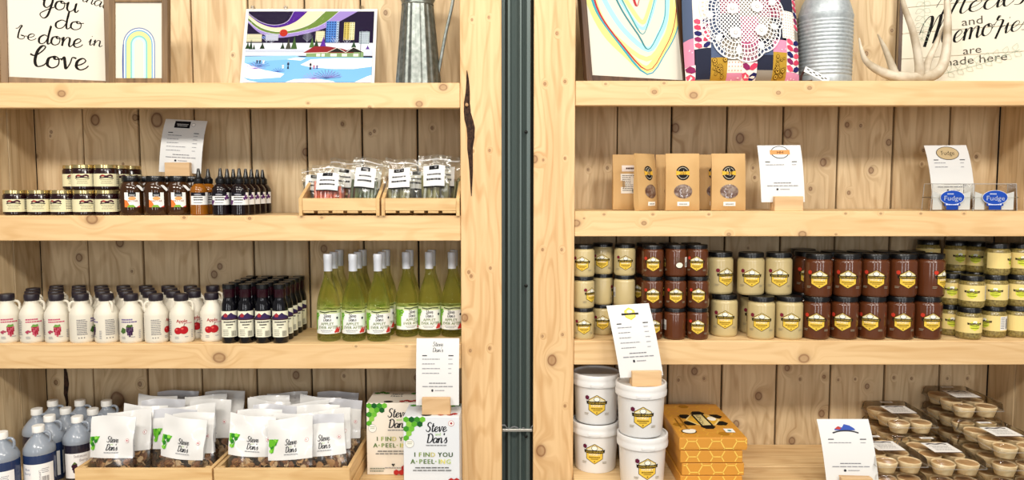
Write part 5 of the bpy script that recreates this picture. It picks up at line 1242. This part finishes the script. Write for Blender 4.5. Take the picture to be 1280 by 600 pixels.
G = 'kraft paper pouches with oval windows'
for px, Y, rz, P, lb in ((786, .150, 4, KB, 'kraft pouch showing its back with a pale ingredients label'), (808.5, .078, 44, KP2, 'kraft pouch turned sideways with an orange badge, second from left'),
    (840, .150, 3, KP, 'kraft pouch half hidden between the turned and the centre pouch'), (853, .062, -2, KP, 'kraft pouch with round gold logo, centre of the row, fully visible'),
    (893, .150, 0, KP, 'kraft pouch behind the rightmost one, mostly hidden'), (910.5, .062, -3, KP2, 'kraft pouch with round gold logo, rightmost next to the price card')):
    inst('kraft_pouch', lb, 'bag', P, (XX(px, Y, z+.1), Y, z), 0, G, rot=(R(-2), 0, R(rz)))
price_card('white price card with round badge standing right of the kraft pouches', (XX(983, .040, z), .040, z), .149, .196, 'jerky', 0, bend=.02, lean=.08, bw=.097, bh=.050, drop=.020, roll=R(-.5), xo=-.012, shear=-.03)
price_card('white price card with oval brown heading behind the fudge boxes', (XX(1192, .14, z), .14, z), .152, .21, 'fudge', 0, bend=.03, lean=.07, bw=.09, bh=.05, drop=.028, roll=R(-.5), xo=0, shear=-.06)
FUD = mat('fudge', '#cdb393', .5, noise='#b08a64', nscale=30)
def fudge(px, lb, rz):
    w_, h_, d_ = .146, .092, .055
    e = setp(empty('fudge_box', (XX(px, .052, z), .052, z), (0, 0, R(rz))), lb, 'box', 'clear boxes of fudge')
    m = MB(); P0 = [(-w_/2, -d_/2), (w_/2, -d_/2), (w_/2, d_/2), (-w_/2, d_/2)]
    q = .93; vs = [(x_, y_, .001) for x_, y_ in P0]+[(x_*q, y_*q, h_) for x_, y_ in P0]
    m.add(vs, [(0, 1, 5, 4), (1, 2, 6, 5), (2, 3, 7, 6), (3, 0, 4, 7), (4, 5, 6, 7), (3, 2, 1, 0)], CLEAR); part('clear_box', m, e)
    part('rim', MB().tube([(x_*1.01, y_*1.02, h_*.5) for x_, y_ in P0+[P0[0]]], .0016, CLEAR, 6), e)
    edge = film('box_edge_film', '#e6e6e2', .25, .15, .25, '#ffffff')
    for i in range(4):
        part('edge', MB().tube([vs[i], vs[i+4]], .0013, edge, 6), e); part('edge', MB().tube([vs[4+i], vs[4+(i+1) % 4]], .0013, edge, 6), e)
    part('fudge_slice', MB().box(-w_*.40, w_*.40, -.010, .018, .003, h_*.42, FUD, bev=.004), e)
    for sx in (-1, 1): part('paper_fold', MB().grid(lambda u, v: Vector((sx*(.028+u*.036), -.016-.006*u, .004+v*.05+(.012*u if v else 0))), [0, 1], [0, 1], PAPER, False), e)
    d = Decal(.0001, .0006); cy = h_*.50
    d.poly([(-.026, cy-.016), (.026, cy-.016), (.028, cy-.028), (.020, cy-.030), (.020, .004), (-.020, .004), (-.020, cy-.030), (-.028, cy-.028)], '#1d3f96').lines(-.022, cy-.026, .022, 1, .1, '#c5cfe8', .005, .02, 'c').ell(0, cy, .0415, .0245, '#e8ecf4', 30).ell(0, cy, .0405, .0235, '#1f48a8', 30).text('Fudge', .001, cy-.010, .0165, '#aeb8cc', sx=1.15).lines(-.018, cy+.010, .004, 1, .1, '#aeb8cc', .004, .02)
    part('sticker', d.build('sticker', lambda u, v, o: (u, -d_/2*(1-.07*v/h_)-o, v), None), e)
fudge(1184, 'clear fudge box with blue oval sticker, the left of two', 0); fudge(1237.5, 'clear fudge box with blue oval sticker, the right of two', -4)
# ------------------------------------------------------------ right unit, third shelf: honey jars
z = ZR[2]
HON = mat('creamed_honey', '#c4b180', .3, coat=.4); HONB = mat('chocolate_honey', '#5a2f18', .2, coat=.4); POL = mat('bee_pollen', '#9c8a4c', .35, coat=.8, noise='#6d5c2c', nscale=160, bump=.4)
GLASS = film('clear_glass', '#f4f6f2', .06, .03)
def honey_label(d, cy, R_, badge, s=1.0):
    d.hexa(0, cy, R_*1.05, '#3a2e12').hexa(0, cy, R_*.98, '#e6c14a').poly([(-R_*.82, cy+R_*.12), (R_*.82, cy+R_*.12), (R_*.82, cy+R_*.45), (0, cy+R_*.93), (-R_*.82, cy+R_*.45)], '#ded9b8')
    d.ell(0, cy+R_*.60, R_*.34, R_*.26, '#4a4436', 14).ell(0, cy+R_*.60, R_*.29, R_*.21, '#efece0', 14)
    d.poly([(-R_*1.12, cy+R_*.42), (-R_*.6, cy+R_*.36), (0, cy+R_*.40), (R_*.6, cy+R_*.36), (R_*1.12, cy+R_*.42), (R_*1.08, cy+R_*.10), (R_*.6, cy+R_*.04), (0, cy+R_*.08), (-R_*.6, cy+R_*.04), (-R_*1.08, cy+R_*.10)], '#231d14')
    d.text('GOOD MORNING', 0, cy+R_*.14, R_*.17, '#d9b64a', sx=.98).text('HONEY', 0, cy-R_*.16, R_*.22, '#fbf6e6', sx=1.15)
    d.lines(-R_*.6, cy-R_*.38, R_*.6, 1, .1, '#7a5f20', R_*.09, .02, 'c').lines(-R_*.4, cy-R_*.55, R_*.4, 1, .1, '#8f7228', R_*.07, .02, 'c', 4).ell(0, cy-R_*.76, R_*.08, R_*.08, '#8f7228', 8)
    d.hexa(-R_*1.02, cy+R_*.75, R_*.24, badge).lines(-R_*1.35, cy-R_*.85, -R_*.85, 2, R_*.14, '#9a8f78', R_*.06, .2).lines(R_*.85, cy-R_*.85, R_*1.35, 2, R_*.14, '#9a8f78', R_*.06, .2, seed=3)
def honey_parts(r, h, m, badge, R_, cyf=.42, back=False):
    b = MB().lathe([(r*.88, 0), (r*.975, .004), (r, .010), (r, h*.79), (r*.97, h*.835), (r*.87, h*.865)], m, 28).mesh('jar')
    nk = MB().lathe([(r*.87, h*.8655), (r*.86, h*.90)], m, 28).mesh('neck')
    l = MB().lathe([(r*.90, h*.885), (r*.93, h*.89), (r*.93, h*.985), (r*.90, h), (r*.84, h*.994), (r*.3, h*.994)], BLACKLID, 32, flute=.006, nfl=32).mesh('lid')
    d = Decal(.00012, .0003); honey_label(d, h*cyf, R_, badge)
    # small print on the jar's other side
    d2 = d; d = Decal(.00007, .0003); q = r*2.1; d.lines(q-.016, h*.58, q+.016, 3, .006, '#5b4a34', .002, .2, 'c').ell(q, h*.36, .014, .011, '#3a3024', 16).ell(q, h*.37, .012, .009, '#ece4d2', 16).rect(q+.022, h*.3, q+.040, h*.62, '#d8d4cc').barcode(q+.024, h*.32, q+.038, h*.46, '#3c3c3c', 8)
    return [('jar', b), ('neck', nk), ('lid', l), ('label', d2.build('label', cyl(r), .0045), 'stuff'), ('back_print', d.build('back_print', cyl(r), .006), 'stuff')]
rs, hs = .0375, .1085; rl, hl = .0462, .1475
SC = honey_parts(rs, hs, HON, '#7a2434', .0250); SBn = honey_parts(rs, hs, HONB, '#c23a28', .0250)
LC = honey_parts(rl, hl, HON, '#7a2434', .0310); LB = honey_parts(rl, hl, HONB, '#c23a28', .0310)
def hj(P, px, Y, lvl, hh, lb, rz, grp, name='honey_jar', x=None):
    inst(name, lb, 'jar', P, (XX(px, Y, z+.06) if x is None else x, Y, z+lvl*(hh+.0003)), R(rz), grp)
LV = ['bottom', 'middle', 'top']
G = 'small cream honey jars'
for ci, (px, Y, rots, nm) in enumerate(((729, .050, (5, 50, -8), 'next to the post'), (753, .128, (2, 95, -5), 'in the second column from the post'), (780, .085, (8, 125, 5), 'in the column beside the brown jars'))):
    for l in range(3): hj(SC, px, Y, l, hs, f'small cream honey jar {nm}, {LV[l]} of three', rots[l], G)
G = 'small brown honey jars'
for ci, (px, rots) in enumerate(((814.5, (15, 6, 4)), (843.5, (130, 4, -100)), (872, (2, 2, -2)))):
    for l in range(3): hj(SBn, px if not (l == 2 and ci == 2) else 870, .046 if l < 2 or ci == 0 else .055, l, hs, f'small brown honey jar, {ORD[ci]} column from left, {LV[l]} of three', rots[l], G)
for ci in range(3):
    x = XX(814.5+28.7*ci, .046, z+.06)-.006
    for l in range(3): hj(SBn, 0, .135, l, hs, f'small brown honey jar in the back row, {ORD[ci]} column, {LV[l]} of three', (60, -50, 80)[l], G, x=x)
G = 'large cream honey jars'
hj(LC, 905, .105, 0, hl, 'large cream honey jar set back at the bottom beside the small brown jars', 5, G); hj(LC, 951, .056, 0, hl, 'large cream honey jar in front at the bottom, the left one', 4, G); hj(LC, 986, .056, 0, hl, 'large cream honey jar in front at the bottom, beside the brown jars', 10, G)
hj(LC, 941, .158, 0, hl, 'large cream honey jar peeking out behind the front cream jars', 8, G); hj(LC, 976, .158, 0, hl, 'large cream honey jar hidden behind the front right cream jar', 8, G)
hj(LC, 898.5, .125, 1, hl, 'large cream honey jar on top, leftmost and set back in shade', 32, G); hj(LC, 937, .100, 1, hl, 'large cream honey jar on top, the middle one', 6, G); hj(LC, 971.5, .100, 1, hl, 'large cream honey jar on top, beside the brown jars', 6, G)
G = 'large brown honey jars'
for l, pxs, rots in ((0, (1020, 1055, 1090, 1124.5, 1159), (2, -6, -8, 14, 22)), (1, (1021, 1057, 1091.5, 1126, 1160.5), (6, 4, 6, 24, 62))):
    for i, px in enumerate(pxs): hj(LB, px, .056, l, hl, f'large brown honey jar, front {("bottom", "top")[l]} row, {ORD[i]} from left', rots[i], G)
for l in (0, 1):
    for i in range(5): hj(LB, 0, .1525, l, hl, f'large brown honey jar, back {("bottom", "top")[l]} row, {ORD[i]} from left', 12-i*9, G, x=XX(1021, .056, z+.06)+i*.0945-.003)
hj(LB, 1002, .2475, 0, hl, 'large brown honey jar at the very back, lower of two', 20, G); hj(LB, 1002, .2475, 1, hl, 'large brown honey jar at the very back, upper of two', 20, G)
# bee pollen jars
rp, hp = .0405, .1095
pb = MB().lathe([(rp*.86, 0), (rp*.97, .004), (rp, .012), (rp, hp*.72), (rp*.95, hp*.80), (rp*.84, hp*.84)], POL, 28).mesh('jar')
plid = MB().lathe([(rp*.88, hp*.845), (rp*.90, hp*.85), (rp*.90, hp*.985), (rp*.87, hp), (rp*.3, hp*.996)], BLACKLID, 32, flute=.006, nfl=32).mesh('lid')
d = Decal(.00007, .0003); L = rp*2.2
d.rect(-L, .024, L, .078, '#ead28a').hexa(0, .050, .0185, '#d2d84a').ell(0, .062, .0075, .005, '#f2f0e0', 12)
d.poly([(-.024, .060), (-.012, .058), (0, .060), (.012, .058), (.024, .060), (.023, .053), (.012, .051), (0, .053), (-.012, .051), (-.023, .053)], '#231d14').text('GOOD MORNING', 0, .0535, .0035, '#e0d07a').text('HONEY', 0, .0465, .0045, '#5a5a1e').lines(-.012, .040, .012, 1, .1, '#6c7024', .0022, .05, 'c')
d.rect(L-.040, .028, L-.004, .076, '#e4e2dc').lines(L-.038, .070, L-.022, 7, .006, '#55555a', .002, .2).barcode(L-.018, .032, L-.006, .068, '#2c2c2e', 7)
PL = [('jar', pb), ('lid', plid), ('label', d.build('label', cyl(rp), .007))]
G = 'yellow labelled jars of granules'
cols = [((1187, .120), (1187, .120), None, (14, 6, 0)), ((1211, .050), (1213, .055), None, (28, 2, 0)), ((1241.5, .082), (1241.5, .078), (1242.5, .078), (-38, 4, 82)), ((1272, .082), (1272, .082), (1273, .082), (70, 10, 8))]
names = ['beside the brown jars', 'in the column nearest the shelf front', 'in the second full column from the right', 'at the right frame edge']
for ci, c in enumerate(cols):
    nl = 3 if c[2] else 2
    for l in range(nl): hj(PL, c[l][0], c[l][1], l, hp, f'yellow labelled jar of olive granules {names[ci]}, {LV[l]}', c[3][l], G, 'food_jar')
for ci, (px, Y) in enumerate(((1157, .250), (1192, .207), (1219, .163))):
    for l in range(3):
        if ci == 2 and False: continue
        hj(PL, px, Y, l, hp, f'yellow labelled jar at the back, {("behind the brown jars", "left", "right")[ci]} column, {LV[l]}', (15, 20, -10)[ci], G, 'food_jar')
# ------------------------------------------------------------ right unit, lowest shelf
z = ZR[3]
BKT = mat('white_bucket', '#e4e3e1', .35, coat=.2)
r, h = .0815, .172
b = MB().lathe([(r*.84, .002), (r*.86, 0), (r*.885, .006), (r*.965, h-.034)], BKT, 40).mesh('bucket')
lid = MB().lathe([(r*.97, h-.042), (r*1.045, h-.040), (r*1.055, h-.026), (r*1.03, h-.022), (r*1.04, h-.016), (r*1.04, h-.002), (r*1.02, h), (r*.97, h), (r*.96, h-.007), (r*.3, h-.008)], BKT, 40).mesh('lid')
tear = MB().box(-.022, .022, -r*1.062, -r*1.04, h-.036, h-.027, BKT, bev=.001).mesh('tear_tab')
d = Decal(.00016, .0003); honey_label(d, .070, .035, '#5e1f38')
fn = lambda u, v, o: ((r*(.885+.08*v/h)+o+.0006)*math.sin(u/r), -(r*(.885+.08*v/h)+o+.0006)*math.cos(u/r), v)
BK_ = [('bucket', b), ('lid', lid, [('tear_tab', tear)]), ('label', d.build('label', fn, .006))]
def bucket(px, Y, l, lb, rz): inst('honey_bucket', lb, 'bucket', BK_, (XX(px, Y, z+.17), Y, z+l*(h+.0003)), R(rz), 'white honey buckets')
bucket(744.5, .075, 0, 'white honey bucket beside the post, lower of two', -2); bucket(745, .075, 1, 'white honey bucket beside the post with bare lid, upper of two', 2)
bucket(803, -.060, 0, 'white honey bucket in front, lower, beside the yellow boxes', 14); bucket(800.5, -.060, 1, 'white honey bucket in front carrying the price card', 6)
bucket(798, .165, 0, 'white honey bucket at the back beside the yellow boxes, lower', 60); bucket(798, .165, 1, 'white honey bucket at the back beside the yellow boxes, upper', 60)
price_card('white price card with yellow hexagon standing on a honey bucket', (XX(806, -.075, z+2*h), -.085, z+2*h+.001-.0075), .144, .234, 'bee', R(3), bend=.04, lean=.09, bw=.098, bh=.050, drop=.022, roll=R(-3), xo=-.012, shear=-.11)
# stack of yellow honeycomb printed boxes
x0, x1 = .556, .770; bw_, bd_, bh_ = .222, .375, .0425
def gift(lb, l, dx, w_, dp, topart):
    yb = -.118
    e = setp(empty('honeycomb_box', ((x0+x1)/2+dx, yb, z+l*bh_)), lb, 'box', 'yellow honeycomb printed boxes')
    YEL = mat('yellow_card', '#cf9034', .45)
    part('box', MB().box(-w_/2, w_/2, 0, dp, 0, bh_-.0006 if topart else bh_-.0022, YEL, bev=.0015), e)
    if topart: part('lid_lip', MB().box(-w_/2-.001, w_/2+.001, -.001, dp+.001, bh_*.15, bh_*.9, YEL, bev=.0006), e)
    d = Decal(.0001, .0005); Rh = .027; L = []; SEEN = set()
    def hexline(cx, cy, xa, xb, ya, yb_):
        pts = [(cx+Rh*math.cos(R(60*i)), cy+Rh*math.sin(R(60*i))) for i in range(7)]
        for i in range(6):
            a, b_ = pts[i], pts[i+1]; q = [a]; 
            for t in lerp(0, 1, 6)[1:]: q.append((a[0]+(b_[0]-a[0])*t, a[1]+(b_[1]-a[1])*t))
            q = [p for p in q if xa <= p[0] <= xb and ya <= p[1] <= yb_]
            key = (round((a[0]+b_[0])*2000), round((a[1]+b_[1])*2000))
            if len(q) > 1 and not any((key[0]+i_, key[1]+j_) in SEEN for i_ in (-1, 0, 1) for j_ in (-1, 0, 1)): L.append(q); SEEN.add(key)
    def honeycomb(xa, xb, ya, yb_, ph):
        L.clear(); SEEN.clear()
        for i in range(-3, 12):
            for j in range(-3, 14):
                hexline(xa+i*Rh*1.5, ya+ph+j*Rh*1.732+(Rh*.866 if i % 2 else 0), xa+.001, xb-.001, ya+.001, yb_-.001)
        return list(L)
    d.strokes(honeycomb(-w_/2, w_/2, 0, bh_, .01*l), .0034, '#f0c960')
    part('honeycomb_print', d.build('honeycomb_print', flat(-.0011 if topart else -.0001)), e, kind='stuff')
    dr = Decal(.0001, .0005); dr.strokes(honeycomb(0, dp, 0, bh_, .01*l), .0034, '#f0c960')
    part('side_print', dr.build('side_print', lambda u, v, o: (w_/2+.0011+o, u, v)), e, kind='stuff')
    if not topart: return
    d = Decal(.0001, .0005); zt_ = bh_-.0006; 
    d.strokes(honeycomb(-w_/2, w_/2, 0, dp, .0), .0030, '#e2b04a')
    d.hexas([(-.02, .342), (.046, .038), (-.085, .135)], .020, '#a8741e', True)
    cx, cy = .012, .185
    d.hexas([(cx+.062*math.cos(R(30+60*i)), cy+.075*math.sin(R(30+60*i))) for i in range(6)], .026, '#1d1710', True)
    d.ell(cx, cy, .062, .066, '#e8cf8a', 6, 0).ell(cx, cy, .055, .060, '#d9a83a', 6, 0)
    d.poly([(cx-.022, cy-.070), (cx+.022, cy-.066), (cx+.016, cy+.066), (cx-.028, cy+.062)], '#1d1710').poly([(cx-.015, cy-.062), (cx+.015, cy-.058), (cx+.009, cy+.058), (cx-.021, cy+.055)], '#d9c88a')
    d.text('HONEY', cx-.002, cy, .014, '#3a2c10', sx=1.6, rot=PI/2-.05).ell(cx+.034, cy+.01, .015, .022, '#f2ede0', 16)
    d.lines(-.068, .09, -.062, 1, .1, '#8a5e1a', .14, .0).lines(-.086, .10, -.081, 1, .1, '#8a5e1a', .10, .0)
    d.ell(-.066, .060, .026, .022, '#3a2a14', 16).ell(-.066, .060, .022, .019, '#f4efe2', 16).ell(-.052, .070, .012, .012, '#f4efe2', 10)
    d.rect(.056, .048, .088, .086, '#f2f1ee').ell(.072, .066, .007, .008, '#3f8a8c', 10)
    part('lid_print', d.build('lid_print', top(zt_)), e, kind='stuff')
gift('yellow honeycomb printed box at the bottom of the stack', 0, -.004, .205, bd_-.01, False); gift('yellow honeycomb printed box, second from the bottom', 1, .001, .205, bd_-.01, False)
gift('yellow honeycomb printed box just below the top one', 2, -.005, .205, bd_-.01, False); gift('yellow honeycomb printed box on top with printed lid', 3, 0, bw_, bd_, True)
price_card('white price card with red and blue heading beside the tart packs', (XX(1064, -.12, z), -.140, z), .168, .203, 'tart', R(-3), bend=.03, lean=.12, bw=.10, bh=.05, drop=.030, roll=R(-1), xo=-.004, shear=-.08)
# packs of butter tarts
TW, TD, THh = .168, .236, .058
PAST = mat('tart_pastry', '#f0dcb4', .6, noise='#e4c898', nscale=40); FILL = mat('tart_filling', '#cfa878', .4, noise='#b48a5c', nscale=50)
rt = .0365
tart_cup = MB().lathe([(rt*.72, 0), (rt*.76, .001), (rt*.95, .024), (rt, .033), (rt*.95, .036), (rt*.86, .032)], PAST, 24, flute=.012, nfl=12)
tart_cup.lathe([(rt*.865, .0325), (rt*.5, .0345), (rt*.1, .035)], FILL, 24); tart_me = tart_cup.mesh('tart')
def rrect(w_, d_, c_, n=3):
    out = []
    for sx, sy, a0 in ((1, 1, 0), (-1, 1, 90), (-1, -1, 180), (1, -1, 270)):
        for k in range(n+1):
            a = R(a0+90*k/n); out.append((sx*(w_/2-c_)+c_*math.cos(a), sy*(d_/2-c_)+c_*math.sin(a)))
    return out
def shell(levels, m, cap=True):
    mb_ = MB(); n = None; vs = []; fs = []
    for (w_, d_, c_, zz) in levels:
        P = rrect(w_, d_, c_); n = len(P); vs += [(a, b+TD/2, zz) for a, b in P]
    for j in range(len(levels)-1):
        for i in range(n): fs.append((j*n+i, j*n+(i+1) % n, (j+1)*n+(i+1) % n, (j+1)*n+i))
    if cap: fs.append(tuple((len(levels)-1)*n+i for i in range(n)))
    mb_.add(vs, fs, m, True); return mb_
tray = MB()
TRF = film('tray_film', '#fbfbf8', .02, .1, ior=1.12)
for i in range(2):
    for j in range(3): tray.lathe([(rt*.76, .0006), (rt*.80, .0005), (rt*1.02, .026)], TRF, 20, c=((i-.5)*.078, .040+j*.078, 0), cap=False)
tray = tray.mesh('tray')
rim = shell([(TW*.995, TD*.995, .012, .026), (TW*1.03, TD*1.02, .014, .0265), (TW*1.03, TD*1.02, .014, .0285), (TW*.995, TD*.995, .012, .029)], film('pack_rim_film', '#ececea', .16, .12, .10), False).mesh('rim')
lidm = shell([(TW*.995, TD*.995, .012, .029), (TW*.965, TD*.975, .012, .050), (TW*.92, TD*.94, .012, THh-.002)], CLEAR).mesh('lid')
d = Decal(.00008, .0005)
d.rect(-.046, .070, .046, .165, '#efeeea').stroke([(-.034, .150), (-.018, .156), (0, .152), (.018, .157), (.034, .150)], .009, '#3a3336').lines(-.034, .134, .034, 5, .010, '#8a8a88', .003, .25, 'c').rect(-.046, .070, .046, .075, '#5a4a4a')
tl = d.build('label', top(THh-.002)); d = Decal(.00008, .0007); d.rect(-.02, .205, .026, .222, '#f0efec').lines(-.012, .211, .018, 1, .1, '#6a6a6a', .004, .05, 'c'); tl2 = d.build('price_sticker', top(THh-.002))
G = 'clear packs of small tarts'
def pack(x, Y, l, lb, rz=0):
    e = setp(empty('tart_pack', (x, Y, z+l*(THh+.0005)), (0, 0, R(rz))), lb, 'pack', G)
    part('tray', tray, e); part('rim', rim, e); L_ = part('lid', lidm, e); part('label', tl, L_); part('price_sticker', tl2, L_)
    for i in range(2):
        for j in range(3): part('tart', tart_me, e, ((i-.5)*.078, .040+j*.078, .001))
for x, Y, n, nm in ((1.272, -.160, 2, 'in front beside the price card'), (1.450, -.178, 2, 'in front, second stack from the price card'), (1.645, -.188, 3, 'at the right frame edge in front'), (1.425, .062, 3, 'against the back wall, left stack'), (1.655, .081 if False else .079, 4, 'against the back wall in the corner')):
    for l in range(n):
        pos = ('bottom', 'top') if n == 2 else ('bottom', 'middle', 'top') if n == 3 else ('bottom', 'second', 'third', 'top')
        Yy = min(Y, YB-TD*1.012-.004)
        pack(x+random.uniform(-.002, .002), Yy, l, f'clear pack of small tarts {nm}, {pos[l]} of {n}', 0)
